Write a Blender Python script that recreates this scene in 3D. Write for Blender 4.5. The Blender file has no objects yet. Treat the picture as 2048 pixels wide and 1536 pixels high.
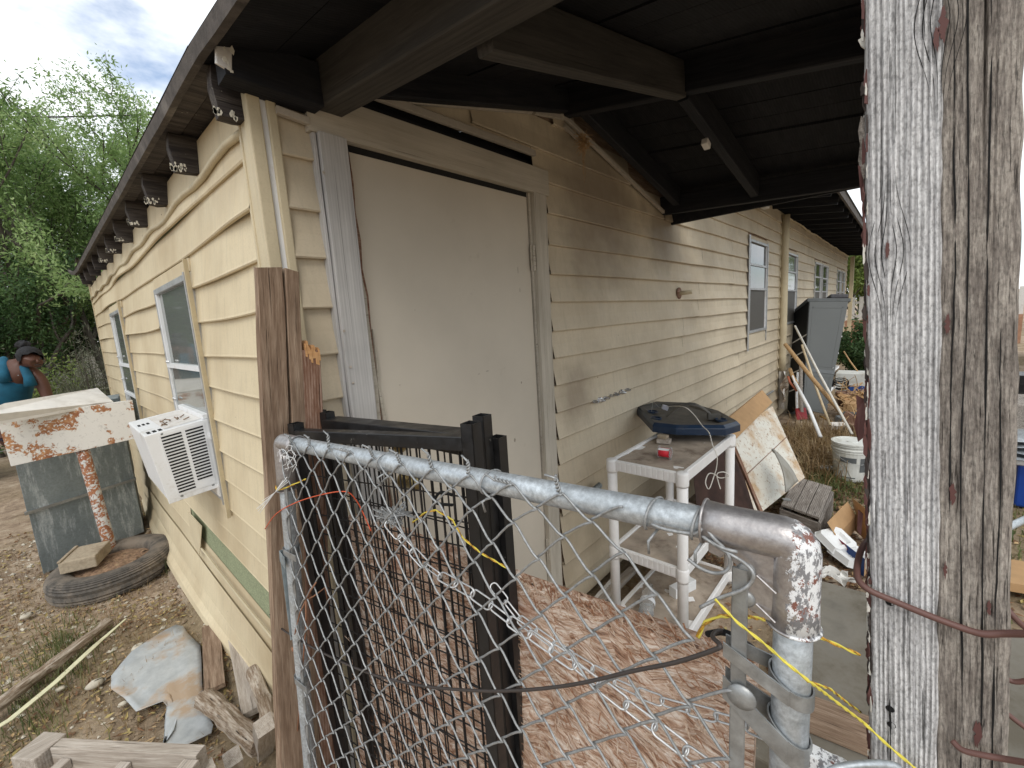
import bpy, math, random
import numpy as np
from mathutils import Vector as V, Matrix, noise as mn
R = random.Random(7)
S = bpy.context.scene
COL = S.collection
rad = math.radians

# ------------------------------------------------------------------ camera
# world: X along the front wall (away), Y along the left wall (away), Z up, origin at the near house corner
AX = V((0.67265036, -0.15098583, 0.72439269))
AY = V((-0.73728466, -0.05357667, 0.67345443))
AZ = V((-0.06287153, -0.98708298, -0.1473579))
EYE = V((-.489, -1.365, 1.70)); FPX = 854.0
cd = bpy.data.cameras.new('camera'); cam = bpy.data.objects.new('camera', cd); COL.objects.link(cam)
cd.sensor_width = 36; cd.lens = FPX / 2048 * 36; cd.clip_start = 0.02; cd.clip_end = 3000
cam.matrix_world = Matrix(((AX.x, -AX.y, -AX.z, EYE.x), (AY.x, -AY.y, -AY.z, EYE.y), (AZ.x, -AZ.y, -AZ.z, EYE.z), (0, 0, 0, 1)))
S.camera = cam
# ------------------------------------------------------------------ world, sun, exposure
S.view_settings.view_transform = 'Standard'; S.view_settings.look = 'None'
S.view_settings.gamma = 1; S.view_settings.use_curve_mapping = False
S.view_settings.exposure = 0.80
SUN_EL, SUN_AZ = rad(48), rad(222)      # azimuth measured from +X counter-clockwise
w = bpy.data.worlds.new('World'); S.world = w; w.use_nodes = True
nt = w.node_tree; nt.nodes.clear()
wo = nt.nodes.new('ShaderNodeOutputWorld')
sky = nt.nodes.new('ShaderNodeTexSky'); sky.sky_type = 'NISHITA'; sky.sun_disc = False
sky.sun_elevation = SUN_EL; sky.sun_rotation = rad(90) - SUN_AZ
b1 = nt.nodes.new('ShaderNodeBackground'); b1.inputs['Strength'].default_value = 0.12
b2 = nt.nodes.new('ShaderNodeBackground'); b2.inputs['Strength'].default_value = 0.80
tcw = nt.nodes.new('ShaderNodeTexCoord'); mpw = nt.nodes.new('ShaderNodeMapping'); mpw.inputs['Scale'].default_value = (1, 1, 2.2); mpw.inputs['Location'].default_value = (.6, .3, 0)
nw = nt.nodes.new('ShaderNodeTexNoise'); nw.inputs['Scale'].default_value = 2.6; nw.inputs['Detail'].default_value = 7; nw.inputs['Roughness'].default_value = .55
rw = nt.nodes.new('ShaderNodeValToRGB'); rw.color_ramp.elements[0].position = .32; rw.color_ramp.elements[1].position = .45
nw2 = nt.nodes.new('ShaderNodeTexNoise'); nw2.inputs['Scale'].default_value = 3.4; nw2.inputs['Detail'].default_value = 5
rw2 = nt.nodes.new('ShaderNodeValToRGB')
rw2.color_ramp.elements[0].position = .36; rw2.color_ramp.elements[0].color = (.80, .86, .93, 1)
rw2.color_ramp.elements[1].position = .58; rw2.color_ramp.elements[1].color = (.95, .98, 1.0, 1)
mxw = nt.nodes.new('ShaderNodeMixShader'); L = nt.links.new
L(tcw.outputs['Generated'], mpw.inputs[0]); L(mpw.outputs[0], nw.inputs['Vector']); L(mpw.outputs[0], nw2.inputs['Vector'])
L(nw.outputs['Fac'], rw.inputs[0]); L(nw2.outputs['Fac'], rw2.inputs[0]); L(rw2.outputs[0], b2.inputs['Color'])
L(sky.outputs[0], b1.inputs['Color']); L(rw.outputs[0], mxw.inputs[0]); L(b1.outputs[0], mxw.inputs[1]); L(b2.outputs[0], mxw.inputs[2])
L(mxw.outputs[0], wo.inputs['Surface'])
sl = bpy.data.lights.new('sun', 'SUN'); sl.energy = 0.9; sl.angle = rad(28); sl.color = (1, .95, .87)
sun = bpy.data.objects.new('sun', sl); COL.objects.link(sun)
sd = V((math.cos(SUN_EL) * math.cos(SUN_AZ), math.cos(SUN_EL) * math.sin(SUN_AZ), math.sin(SUN_EL)))
sun.rotation_euler = (-sd).to_track_quat('-Z', 'Y').to_euler()

# ------------------------------------------------------------------ helpers: places seen from the tripod, measured on real planes
def ray(u, v):
    r = V((u - 1024, v - 768, FPX)); return V((r.dot(AX), r.dot(AY), r.dot(AZ)))
def at_x(u, v, x): r = ray(u, v); return EYE + r * ((x - EYE.x) / r.x)
def at_y(u, v, y=0.0): r = ray(u, v); return EYE + r * ((y - EYE.y) / r.y)
def at_z(u, v, z=0.0): r = ray(u, v); return EYE + r * ((z - EYE.z) / r.z)
def at_d(u, v, d): return EYE + ray(u, v) * (d / FPX)
def at_pl(u, v, p0, n):
    r = ray(u, v); return EYE + r * ((p0 - EYE).dot(n) / r.dot(n))

WM = {}
def wm(o): return WM.get(o.name, Matrix.Identity(4)) if o else Matrix.Identity(4)
def tag(o, label=None, cat=None, group=None, kind=None):
    if label: o['label'] = label
    if cat: o['category'] = cat
    if group: o['group'] = group
    if kind: o['kind'] = kind
    return o
def thing(name, label, cat, loc, group=None):
    o = bpy.data.objects.new(name, None); o.empty_display_size = .05; COL.objects.link(o); o.location = loc
    WM[o.name] = Matrix.Translation(V(loc)); return tag(o, label, cat, group)

class MB:
    def __init__(s): s.v = []; s.f = []
    def add(s, vs, fs):
        k = len(s.v); s.v += [tuple(p) for p in vs]; s.f += [tuple(i + k for i in f) for f in fs]; return s
    def box(s, c, d, rot=None):
        c = V(c); d = V(d) / 2; M = rot or Matrix.Identity(3)
        vs = [c + M @ V((x * d.x, y * d.y, z * d.z)) for x in (-1, 1) for y in (-1, 1) for z in (-1, 1)]
        return s.add(vs, [(0, 1, 3, 2), (4, 6, 7, 5), (0, 4, 5, 1), (2, 3, 7, 6), (0, 2, 6, 4), (1, 5, 7, 3)])
    def mm(s, a, b):
        a = V(a); b = V(b); return s.box((a + b) / 2, (abs(b.x - a.x), abs(b.y - a.y), abs(b.z - a.z)))
    def prism(s, poly, off):      # closed polygon (list of points) extruded by a vector
        n = len(poly); off = V(off); a = [V(p) for p in poly]; b = [p + off for p in a]
        return s.add(a + b, [tuple(range(n))[::-1], tuple(range(n, 2 * n))] + [(i, (i + 1) % n, n + (i + 1) % n, n + i) for i in range(n)])
    def tube(s, pts, r, n=8, cap=True, ecc=1.0):
        pts = [V(p) for p in pts]; m = len(pts); rs = r if isinstance(r, (list, tuple)) else [r] * m
        t = [(pts[min(i + 1, m - 1)] - pts[max(i - 1, 0)]).normalized() for i in range(m)]
        u = t[0].orthogonal().normalized(); vs = []
        for i in range(m):
            u = (u - t[i] * u.dot(t[i])); u = u.normalized() if u.length > 1e-6 else t[i].orthogonal().normalized(); q = t[i].cross(u)
            vs += [pts[i] + (u * math.cos(2 * math.pi * k / n) + q * (math.sin(2 * math.pi * k / n) * ecc)) * rs[i] for k in range(n)]
        fs = [(i * n + k, i * n + (k + 1) % n, (i + 1) * n + (k + 1) % n, (i + 1) * n + k) for i in range(m - 1) for k in range(n)]
        if cap: fs += [tuple(range(n))[::-1], tuple(range((m - 1) * n, m * n))]
        return s.add(vs, fs)
    def loop(s, pts, r, n=6):     # closed tube
        pts = [V(p) for p in pts]; m = len(pts); c = sum(pts, V()) / m
        nn = V()
        for i in range(m): nn += (pts[i] - c).cross(pts[(i + 1) % m] - c)
        nn.normalize(); vs = []
        for i in range(m):
            t = (pts[(i + 1) % m] - pts[i - 1]).normalized(); q = t.cross(nn)
            vs += [pts[i] + (nn * math.cos(2 * math.pi * k / n) + q * math.sin(2 * math.pi * k / n)) * r for k in range(n)]
        return s.add(vs, [(i * n + k, i * n + (k + 1) % n, ((i + 1) % m) * n + (k + 1) % n, ((i + 1) % m) * n + k) for i in range(m) for k in range(n)])
    def lathe(s, c, prof, n=24, axis=(0, 0, 1), cap=True):
        c = V(c); a = V(axis).normalized(); u = a.orthogonal().normalized(); q = a.cross(u); m = len(prof)
        vs = [c + a * h + (u * math.cos(2 * math.pi * k / n) + q * math.sin(2 * math.pi * k / n)) * r for r, h in prof for k in range(n)]
        fs = [(i * n + k, i * n + (k + 1) % n, (i + 1) * n + (k + 1) % n, (i + 1) * n + k) for i in range(m - 1) for k in range(n)]
        if cap: fs += [tuple(range(n))[::-1], tuple(range((m - 1) * n, m * n))]
        return s.add(vs, fs)
    def grid(s, fn, nu, nv):
        vs = [fn(i / nu, j / nv) for i in range(nu + 1) for j in range(nv + 1)]
        return s.add(vs, [(i * (nv + 1) + j, (i + 1) * (nv + 1) + j, (i + 1) * (nv + 1) + j + 1, i * (nv + 1) + j + 1) for i in range(nu) for j in range(nv)])
    def build(s, name, mat, parent=None, frame=None, smooth=False, world=True, bevel=0):
        me = bpy.data.meshes.new(name); o = bpy.data.objects.new(name, me); COL.objects.link(o)
        if parent: o.parent = parent
        vs = s.v
        if frame is not None:             # vertices are given in that frame
            M = frame; o.matrix_basis = wm(parent).inverted() @ M
        elif parent: M = wm(parent).copy(); Mi = M.inverted(); vs = [Mi @ V(p) for p in vs]
        else:
            xs = [p[0] for p in vs]; ys = [p[1] for p in vs]; zs = [p[2] for p in vs]
            c = V(((min(xs) + max(xs)) / 2, (min(ys) + max(ys)) / 2, min(zs))); M = Matrix.Translation(c); o.location = c
            vs = [V(p) - c for p in vs]
        WM[o.name] = M
        me.from_pydata([tuple(p) for p in vs], [], s.f); me.materials.append(mat)
        if smooth: me.shade_smooth()
        if bevel:
            bv = o.modifiers.new('bevel', 'BEVEL'); bv.width = bevel; bv.segments = 2; bv.limit_method = 'ANGLE'; bv.angle_limit = rad(40)
        me.update(); return o

def rings(c, r, n, axis=(0, 0, 1)):
    c = V(c); a = V(axis).normalized(); u = a.orthogonal().normalized(); q = a.cross(u)
    return [c + (u * math.cos(2 * math.pi * k / n) + q * math.sin(2 * math.pi * k / n)) * r for k in range(n)]
def frame_along(p0, p1, up=(0, 0, 1)):
    p0 = V(p0); x = (V(p1) - p0).normalized(); z = V(up); z = (z - x * z.dot(x)).normalized(); y = z.cross(x)
    return Matrix(((x.x, y.x, z.x, p0.x), (x.y, y.y, z.y, p0.y), (x.z, y.z, z.z, p0.z), (0, 0, 0, 1)))
def beam(name, p0, p1, w, h, mat, parent=None, up=(0, 0, 1), ch=.0015, rough=0, seg=1, taper=1.0, bend=0):
    """a board along p0-p1, width w sideways and h along up; grain runs along local x"""
    Mf = frame_along(p0, p1, up); Ln = (V(p1) - V(p0)).length; m = MB(); vs = []; sd_ = R.random() * 50
    for i in range(seg + 1):
        x = Ln * i / seg; k = 1 + (taper - 1) * i / seg; a, b, c = w / 2 * k, h / 2 * k, min(ch, w / 4, h / 4)
        for (y, z) in ((-a + c, -b), (a - c, -b), (a, -b + c), (a, b - c), (a - c, b), (-a + c, b), (-a, b - c), (-a, -b + c)):
            j = V((0, 0, 0))
            if rough: j = mn.noise_vector(V((x * 6 + sd_, y * 25, z * 25))) * rough; j.x *= (2.5 if i in (0, seg) else .2)
            vs.append(V((x, y, z + bend * math.sin(math.pi * i / seg))) + j)
    fs = [(i * 8 + k, (i + 1) * 8 + k, (i + 1) * 8 + (k + 1) % 8, i * 8 + (k + 1) % 8) for i in range(seg) for k in range(8)]
    fs += [tuple(range(8)), tuple(range(seg * 8, seg * 8 + 8))[::-1]]
    m.add(vs, fs); return m.build(name, mat, parent, frame=Mf)
def fixn(o):
    import bmesh
    b = bmesh.new(); b.from_mesh(o.data); bmesh.ops.recalc_face_normals(b, faces=b.faces); b.to_mesh(o.data); b.free(); return o
def fbm(x, y, z=0, o=4): return mn.fractal(V((x, y, z)), 1.0, 2.0, o)

# ------------------------------------------------------------------ materials
class MT:
    def __init__(s, name, rough=.7, metal=0, spec=.5, col=None):
        s.m = bpy.data.materials.new(name); s.m.use_nodes = True; s.t = s.m.node_tree; s.b = s.t.nodes['Principled BSDF']
        s.b.inputs['Roughness'].default_value = rough; s.b.inputs['Metallic'].default_value = metal
        s.b.inputs['Specular IOR Level'].default_value = spec
        if col: s.b.inputs['Base Color'].default_value = (*col, 1)
    def set(s, sock, val):
        if isinstance(val, bpy.types.NodeSocket): s.t.links.new(val, sock)
        elif isinstance(val, (tuple, list)) and len(val) == 3 and sock.type == 'RGBA': sock.default_value = (*val, 1)
        else: sock.default_value = val
    def vec(s, sc=(1, 1, 1), rnd=1):
        tc = s.t.nodes.new('ShaderNodeTexCoord'); mp = s.t.nodes.new('ShaderNodeMapping'); mp.inputs['Scale'].default_value = sc
        s.t.links.new(tc.outputs['Object'], mp.inputs[0])
        if rnd:
            oi = s.t.nodes.new('ShaderNodeObjectInfo'); ml = s.t.nodes.new('ShaderNodeMath'); ml.operation = 'MULTIPLY'; ml.inputs[1].default_value = 37
            s.t.links.new(oi.outputs['Random'], ml.inputs[0]); s.t.links.new(ml.outputs[0], mp.inputs['Location'])
        return mp.outputs[0]
    def noise(s, v, sc=5, det=4, ro=.55, dist=0):
        n = s.t.nodes.new('ShaderNodeTexNoise'); n.inputs['Scale'].default_value = sc; n.inputs['Detail'].default_value = det
        n.inputs['Roughness'].default_value = ro; n.inputs['Distortion'].default_value = dist; s.t.links.new(v, n.inputs['Vector']); return n.outputs['Fac']
    def voro(s, v, sc=5, feat='F1', out='Distance'):
        n = s.t.nodes.new('ShaderNodeTexVoronoi'); n.feature = feat; n.inputs['Scale'].default_value = sc; s.t.links.new(v, n.inputs['Vector']); return n.outputs[out]
    def wave(s, v, sc=5, dist=3, det=2, ds=1, dirn='X'):
        n = s.t.nodes.new('ShaderNodeTexWave'); n.bands_direction = dirn; n.inputs['Scale'].default_value = sc; n.inputs['Distortion'].default_value = dist
        n.inputs['Detail'].default_value = det; n.inputs['Detail Scale'].default_value = ds; s.t.links.new(v, n.inputs['Vector']); return n.outputs['Fac']
    def ramp(s, f, st):
        n = s.t.nodes.new('ShaderNodeValToRGB'); e = n.color_ramp.elements
        while len(e) < len(st): e.new(.5)
        for i, (p, c) in enumerate(st): e[i].position = p; e[i].color = (*c, 1) if isinstance(c, (tuple, list)) else (c, c, c, 1)
        s.t.links.new(f, n.inputs[0]); return n.outputs[0]
    def mix(s, f, a, b, bl='MIX'):
        n = s.t.nodes.new('ShaderNodeMix'); n.data_type = 'RGBA'; n.blend_type = bl; s.set(n.inputs[0], f); s.set(n.inputs[6], a); s.set(n.inputs[7], b); return n.outputs[2]
    def math(s, op, a, b=0.0):
        n = s.t.nodes.new('ShaderNodeMath'); n.operation = op; s.set(n.inputs[0], a); s.set(n.inputs[1], b); return n.outputs[0]
    def sep(s, v, i):
        n = s.t.nodes.new('ShaderNodeSeparateXYZ'); s.t.links.new(v, n.inputs[0]); return n.outputs[i]
    def bump(s, h, st=.5, d=.002, prev=None):
        n = s.t.nodes.new('ShaderNodeBump'); n.inputs['Strength'].default_value = st; n.inputs['Distance'].default_value = d
        s.t.links.new(h, n.inputs['Height'])
        if prev: s.t.links.new(prev, n.inputs['Normal'])
        s.t.links.new(n.outputs[0], s.b.inputs['Normal']); return n.outputs[0]
    def col(s, c): s.set(s.b.inputs['Base Color'], c); return s
    def rough(s, c): s.set(s.b.inputs['Roughness'], c); return s
    def rnd(s, a, b):     # per-object tint between a and b
        oi = s.t.nodes.new('ShaderNodeObjectInfo'); return s.mix(oi.outputs['Random'], a, b)

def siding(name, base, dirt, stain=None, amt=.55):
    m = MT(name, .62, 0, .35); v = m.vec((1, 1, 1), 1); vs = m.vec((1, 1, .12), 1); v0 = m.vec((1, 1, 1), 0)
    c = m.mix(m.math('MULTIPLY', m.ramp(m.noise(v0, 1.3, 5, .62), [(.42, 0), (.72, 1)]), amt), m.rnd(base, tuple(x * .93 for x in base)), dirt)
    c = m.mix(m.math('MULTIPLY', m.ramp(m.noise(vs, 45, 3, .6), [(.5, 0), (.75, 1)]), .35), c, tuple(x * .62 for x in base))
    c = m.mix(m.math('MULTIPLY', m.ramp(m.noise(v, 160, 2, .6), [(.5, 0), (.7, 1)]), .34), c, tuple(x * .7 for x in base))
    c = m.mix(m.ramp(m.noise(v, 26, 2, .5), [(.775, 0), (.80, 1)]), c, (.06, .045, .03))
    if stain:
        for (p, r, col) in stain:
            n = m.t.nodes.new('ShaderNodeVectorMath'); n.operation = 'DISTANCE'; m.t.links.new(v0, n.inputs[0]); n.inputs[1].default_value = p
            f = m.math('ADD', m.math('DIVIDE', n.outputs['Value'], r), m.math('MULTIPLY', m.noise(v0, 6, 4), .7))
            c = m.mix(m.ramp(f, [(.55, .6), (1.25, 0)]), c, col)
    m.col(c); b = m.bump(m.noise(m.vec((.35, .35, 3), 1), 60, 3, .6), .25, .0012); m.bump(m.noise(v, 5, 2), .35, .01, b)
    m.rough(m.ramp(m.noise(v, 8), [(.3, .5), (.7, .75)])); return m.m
M_SIDE_L = siding('cream_siding_left', (.66, .565, .39), (.42, .32, .19), amt=.75)
M_SIDE_F = siding('shaded_cream_siding_front', (.60, .52, .39), (.34, .275, .19),  # greyer copy of the left siding: shade painted into its base, besides the dirt
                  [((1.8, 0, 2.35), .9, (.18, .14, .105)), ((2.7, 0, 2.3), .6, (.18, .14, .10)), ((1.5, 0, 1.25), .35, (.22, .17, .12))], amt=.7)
M_TRIM = siding('cream_trim', (.60, .52, .36), (.33, .27, .18))
M_TRIMF = siding('dirty_white_trim', (.47, .43, .37), (.22, .18, .14))

def wood(name, cols, sc=(1.2, 14, 14), grain=9, bump=.002, rough=.85, knots=True, crack=.6, speck=None, gdist=2.5, wv=.10, iso=0):
    m = MT(name, rough, 0, .2); v = m.vec(sc, 1)
    g = m.wave(v, grain, gdist, 3, 1.2, 'Y'); n1 = m.noise(v, 3, 6, .65, .4); n2 = m.noise(m.vec((sc[0] * .6, sc[1] * 3, sc[2] * 3), 1), 4, 4, .6)
    fb = m.noise(m.vec((sc[0] * 3, sc[1] * 6, sc[2] * 6), 1), 3.5, 4, .7)
    n1 = m.math('ADD', m.math('MULTIPLY', n1, .6), m.math('MULTIPLY', fb, .4))
    f = m.math('ADD', m.math('MULTIPLY', g, wv), m.math('MULTIPLY', n1, 1.1 - wv * 1.1))
    c = m.ramp(f, [(.30, cols[0]), (.5, cols[1]), (.72, cols[2])])
    ck = m.ramp(n2, [(.30, 1), (.37, 0)]); c = m.mix(m.math('MULTIPLY', ck, crack), c, tuple(x * .2 for x in cols[0]))
    c = m.mix(m.math('MULTIPLY', m.ramp(m.noise(m.vec((1, 1, 1), 1), 3, 4), [(.45, 0), (.7, 1)]), .35), c, tuple(x * .55 for x in cols[1]))
    if speck: c = m.mix(m.ramp(m.noise(m.vec((1, 2.5, 2.5), 1), speck[1], 5, .7), [(speck[2], 0), (speck[2] + .03, 1)]), c, speck[0])
    if iso:
        ii = m.noise(m.vec((.8, 1.6, 1.6), 1), 260, 3, .7); c = m.mix(iso, c, m.ramp(ii, [(.36, .25), (.5, .75), (.64, 1.0)]), 'MULTIPLY'); n1 = m.math('ADD', n1, m.math('MULTIPLY', ii, iso * .5))
    m.col(c); h = m.math('SUBTRACT', m.math('ADD', m.math('MULTIPLY', g, wv * 1.3), n1), m.math('MULTIPLY', ck, .8)); m.bump(h, .9, bump); return m.m
M_GREY = wood('weathered_grey_wood', ((.13, .125, .125), (.55, .545, .55), (.90, .90, .90)), (1.6, 20, 20), 4.4, .0035, gdist=3.2, wv=.22, iso=.6)
M_GREYB = wood('weathered_brown_grey_wood', ((.055, .046, .040), (.24, .21, .185), (.56, .51, .45)), (8, 40, 40), 2.5, .003, speck=((.09, .035, .03), 9, .73), gdist=6, wv=.03, crack=.7, iso=.5)
M_CRATE = wood('grey_brown_crate_wood', ((.06, .05, .042), (.19, .165, .145), (.38, .35, .32)), (2.5, 12, 12), 2.5, .002, gdist=6, wv=.15, crack=.7)
M_BROWN = wood('stained_brown_wood', ((.075, .048, .032), (.21, .14, .095), (.42, .32, .235)), (1.6, 22, 22), 6, .003, crack=.9, speck=((.50, .45, .40), 16, .70))
M_BROKEN = wood('red_brown_scratched_wood', ((.09, .045, .03), (.19, .10, .065), (.38, .27, .21)), (3, 14, 14), 3, .0015)
M_RAWWOOD = wood('fresh_split_wood', ((.45, .22, .09), (.62, .34, .15), (.75, .48, .26)), (2, 20, 20), 3, .002, crack=.2)
M_PALE = wood('pale_grey_lumber', ((.17, .14, .115), (.37, .32, .27), (.60, .55, .49)), (1.6, 18, 18), 4, .002, crack=.6)
M_ROT = wood('rotten_log_wood', ((.05, .03, .02), (.22, .16, .11), (.60, .54, .46)), (1.6, 9, 9), 2, .010, crack=.9, wv=.02)
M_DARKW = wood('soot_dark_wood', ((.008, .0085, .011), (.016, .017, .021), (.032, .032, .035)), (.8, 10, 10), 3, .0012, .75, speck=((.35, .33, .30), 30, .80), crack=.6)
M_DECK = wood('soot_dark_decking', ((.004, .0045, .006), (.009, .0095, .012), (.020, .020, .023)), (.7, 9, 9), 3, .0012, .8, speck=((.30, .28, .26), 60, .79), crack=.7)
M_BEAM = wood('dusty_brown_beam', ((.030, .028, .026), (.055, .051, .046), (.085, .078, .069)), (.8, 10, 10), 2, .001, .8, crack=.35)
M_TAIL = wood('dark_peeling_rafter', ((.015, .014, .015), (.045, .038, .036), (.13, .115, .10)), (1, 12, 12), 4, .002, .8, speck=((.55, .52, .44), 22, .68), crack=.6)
M_CREAMWOOD = wood('peeling_cream_wood', ((.30, .26, .21), (.46, .42, .35), (.56, .52, .45)), (.7, 14, 14), 2, .0008, .7, crack=.75, speck=((.10, .05, .035), 26, .72))
M_GREYPAINT = wood('peeling_grey_paint_board', ((.32, .31, .31), (.46, .45, .44), (.56, .55, .535)), (.6, 16, 16), 2, .0009, .75, crack=.6, speck=((.16, .15, .17), 30, .70))
M_STICK = wood('old_tool_handle_wood', ((.20, .11, .05), (.40, .25, .12), (.58, .42, .25)), (2, 20, 20), 2, .001)

def metal(name, base, rough=.45, metallic=.75, sp=60, var=.25, dirt=None, dsc=6, dth=.6, bmp=.0004):
    m = MT(name, rough, metallic); v = m.vec((1, 1, 1), 1)
    c = m.ramp(m.noise(v, sp, 4, .7), [(.3, tuple(x * (1 - var) for x in base)), (.7, tuple(min(1, x * (1 + var)) for x in base))])
    c = m.mix(m.ramp(m.noise(v, 9, 5, .6), [(.35, .55), (.65, 0)]), c, tuple(x * .62 for x in base))
    if dirt:
        f = m.ramp(m.noise(v, dsc, 6, .7), [(dth, 0), (dth + .03, 1)]); c = m.mix(f, c, dirt)
        m.set(m.b.inputs['Metallic'], m.math('MULTIPLY', m.math('SUBTRACT', 1.0, f), metallic))
    m.col(c); m.rough(m.ramp(m.noise(v, 30, 3), [(.3, rough * .75), (.7, min(1, rough * 1.35))])); m.bump(m.noise(v, 110, 3), .4, bmp); return m.m
M_GALV = metal('galvanised_pipe', (.50, .54, .57), .50, .62, 140, .35)
M_GALVD = metal('dull_galvanised_strip', (.36, .37, .37), .5, .7, 60, dirt=(.22, .19, .13), dth=.62)
M_WIRE = metal('galvanised_wire', (.34, .35, .355), .52, .45, 200, .35)
M_CHAIN = metal('bright_zinc_chain', (.66, .67, .68), .38, .7, 150, .15)
M_BLACK = metal('black_painted_steel', (.012, .012, .013), .38, .0, 60, .5, dirt=(.20, .19, .17), dsc=22, dth=.68, bmp=.0008)
M_CAST = None
def cast():
    m = MT('cast_elbow_with_peeling_paint', .42, .8); v = m.vec((1, 1, 1), 0)
    c = m.ramp(m.noise(v, 120, 3, .7), [(.3, (.33, .31, .31)), (.7, (.48, .46, .455))])
    y = m.sep(v, 1)      # paint survives on the outer (hinge) side only
    edge = m.ramp(m.math('ADD', m.math('MULTIPLY', m.math('ADD', y, .516), -26.0), m.math('MULTIPLY', m.noise(m.vec((1, 1, .8), 0), 90, 6, .78), 1.5)), [(.72, 0), (.74, 1)])
    pc = m.mix(m.ramp(m.noise(v, 46, 6, .75), [(.555, 0), (.575, 1)]), (.72, .73, .74), (.20, .085, .065))
    pc = m.mix(m.ramp(m.noise(m.vec((1, 1, .5), 0), 150, 5, .75), [(.50, 0), (.54, 1)]), pc, (.20, .20, .21))
    m.col(m.mix(edge, c, pc)); m.set(m.b.inputs['Metallic'], m.math('MULTIPLY', m.math('SUBTRACT', 1.0, edge), .8)); m.bump(m.math('ADD', m.noise(v, 200, 3), m.math('MULTIPLY', edge, 1.5)), .5, .0007); return m.m
M_CAST = cast()
def rusty(name, paint, th=.56, sc=4, rust1=(.28, .09, .035), rust2=(.50, .24, .10), edge=None):
    m = MT(name, .6); v = m.vec((1, 1, 1), 0)
    n1 = m.noise(v, sc, 8, .68, .3); f = m.ramp(n1, [(th, 0), (th + .015, 1)])
    p = m.mix(m.ramp(m.noise(v, 30, 6, .75), [(.56, 0), (.64, 1)]), paint, tuple(x * .72 for x in paint))
    r = m.ramp(m.noise(v, 25, 5, .7), [(.35, rust1), (.65, rust2)])
    r = m.mix(m.ramp(m.noise(v, 60, 3), [(.55, 0), (.6, 1)]), r, tuple(min(1, x * .95) for x in paint))
    m.col(m.mix(f, p, r)); m.bump(m.math('SUBTRACT', m.noise(v, 60, 4), m.math('MULTIPLY', f, 1.2)), .6, .0015); return m.m
M_RUSTW = rusty('rusted_white_painted_steel', (.70, .69, .66), .525, 6.5, (.24, .085, .035), (.52, .27, .12))
M_RUSTP = rusty('rusted_post_paint', (.55, .55, .53), .46, 22, (.18, .06, .03), (.40, .17, .07))
M_RUSTSHEET = MT('rust_stained_white_sheet', .6); v_ = M_RUSTSHEET.vec((1, 1, 1), 0)
_c = M_RUSTSHEET.mix(M_RUSTSHEET.ramp(M_RUSTSHEET.noise(v_, 3.4, 7, .65), [(.47, 0), (.62, .85)]), (.68, .66, .59), (.47, .29, .13))
_c = M_RUSTSHEET.mix(M_RUSTSHEET.ramp(M_RUSTSHEET.noise(v_, 45, 5, .7), [(.58, 0), (.62, .8)]), _c, (.30, .17, .08))
M_RUSTSHEET.col(_c); M_RUSTSHEET.bump(M_RUSTSHEET.noise(v_, 20, 4), .4, .001); M_RUSTSHEET = M_RUSTSHEET.m

def plain(name, c, rough=.6, metal_=0, var=.12, sc=12, dirt=None, dth=.55, dsc=5, bmp=.0005, spec=.4, trans=0):
    m = MT(name, rough, metal_, spec); v = m.vec((1, 1, 1), 1)
    cc = m.ramp(m.noise(v, sc, 5, .6), [(.3, tuple(x * (1 - var) for x in c)), (.7, tuple(min(1, x * (1 + var)) for x in c))])
    if dirt: cc = m.mix(m.math('MULTIPLY', m.ramp(m.noise(v, dsc, 6, .7), [(dth - .08, 0), (dth + .1, 1)]), .9), cc, dirt)
    m.col(cc); m.bump(m.noise(v, sc * 6, 4), .5, bmp)
    if trans: m.b.inputs['Transmission Weight'].default_value = trans
    return m.m
M_PLASTW = plain('white_resin_plastic', (.80, .79, .78), .42, 0, .05, 20, dirt=(.50, .45, .38), dth=.70)
M_DUST = plain('dust_covered_shelf_top', (.36, .30, .24), .95, 0, .35, 7, dirt=(.15, .105, .075), dth=.60, dsc=9, bmp=.002)
M_NAVY = plain('navy_plastic', (.012, .028, .060), .35, 0, .2, 10, dirt=(.06, .06, .055), dth=.6)
M_NAVYTOP = plain('dusty_dark_plastic', (.045, .045, .042), .6, 0, .3, 8, dirt=(.11, .10, .085), dth=.5)
M_GREYPL = plain('grey_plastic_panel', (.085, .092, .092), .5, 0, .05, 3)
M_GREYPLD = plain('dark_grey_plastic', (.11, .12, .125), .5)
M_WHITE = plain('white_painted_metal', (.74, .75, .76), .4, 0, .05, 10, dirt=(.45, .42, .37), dth=.64)
M_WHITED = plain('dirty_white_metal_top', (.66, .64, .61), .6, 0, .08, 10, dirt=(.38, .32, .26), dth=.62)
M_VOID = plain('dark_interior', (.012, .012, .012), .9)
M_ALU = metal('window_aluminium', (.50, .51, .52), .42, .6, 40, .12, dirt=(.20, .17, .13), dth=.66)
M_RUBBER = plain('tyre_rubber', (.085, .076, .066), .85, 0, .3, 20, dirt=(.20, .165, .13), dth=.52, bmp=.001)
M_CONC = plain('weathered_concrete', (.20, .185, .155), .9, 0, .25, 6, dirt=(.11, .095, .07), dth=.52, dsc=3, bmp=.002)
M_BLOCK = plain('concrete_block_face', (.36, .30, .22), .95, 0, .2, 60, dirt=(.20, .15, .10), dth=.6, bmp=.002)
M_TEAL = plain('teal_cloth', (.008, .085, .145), .85, 0, .25, 7, bmp=.003)
M_SKIN = plain('dark_brown_skin', (.095, .040, .026), .5, 0, .12, 8)
M_HAIR = plain('black_greying_hair', (.012, .012, .014), .8, 0, .6, 60, dirt=(.045, .045, .05), dth=.62, dsc=14, bmp=.006)
M_PANTS = plain('dark_navy_cloth', (.012, .014, .03), .9)
M_YEL = plain('yellow_twine', (.70, .60, .09), .7)
M_YELD = plain('black_and_orange_twine', (.45, .24, .03), .7, 0, .9, 120)
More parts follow.
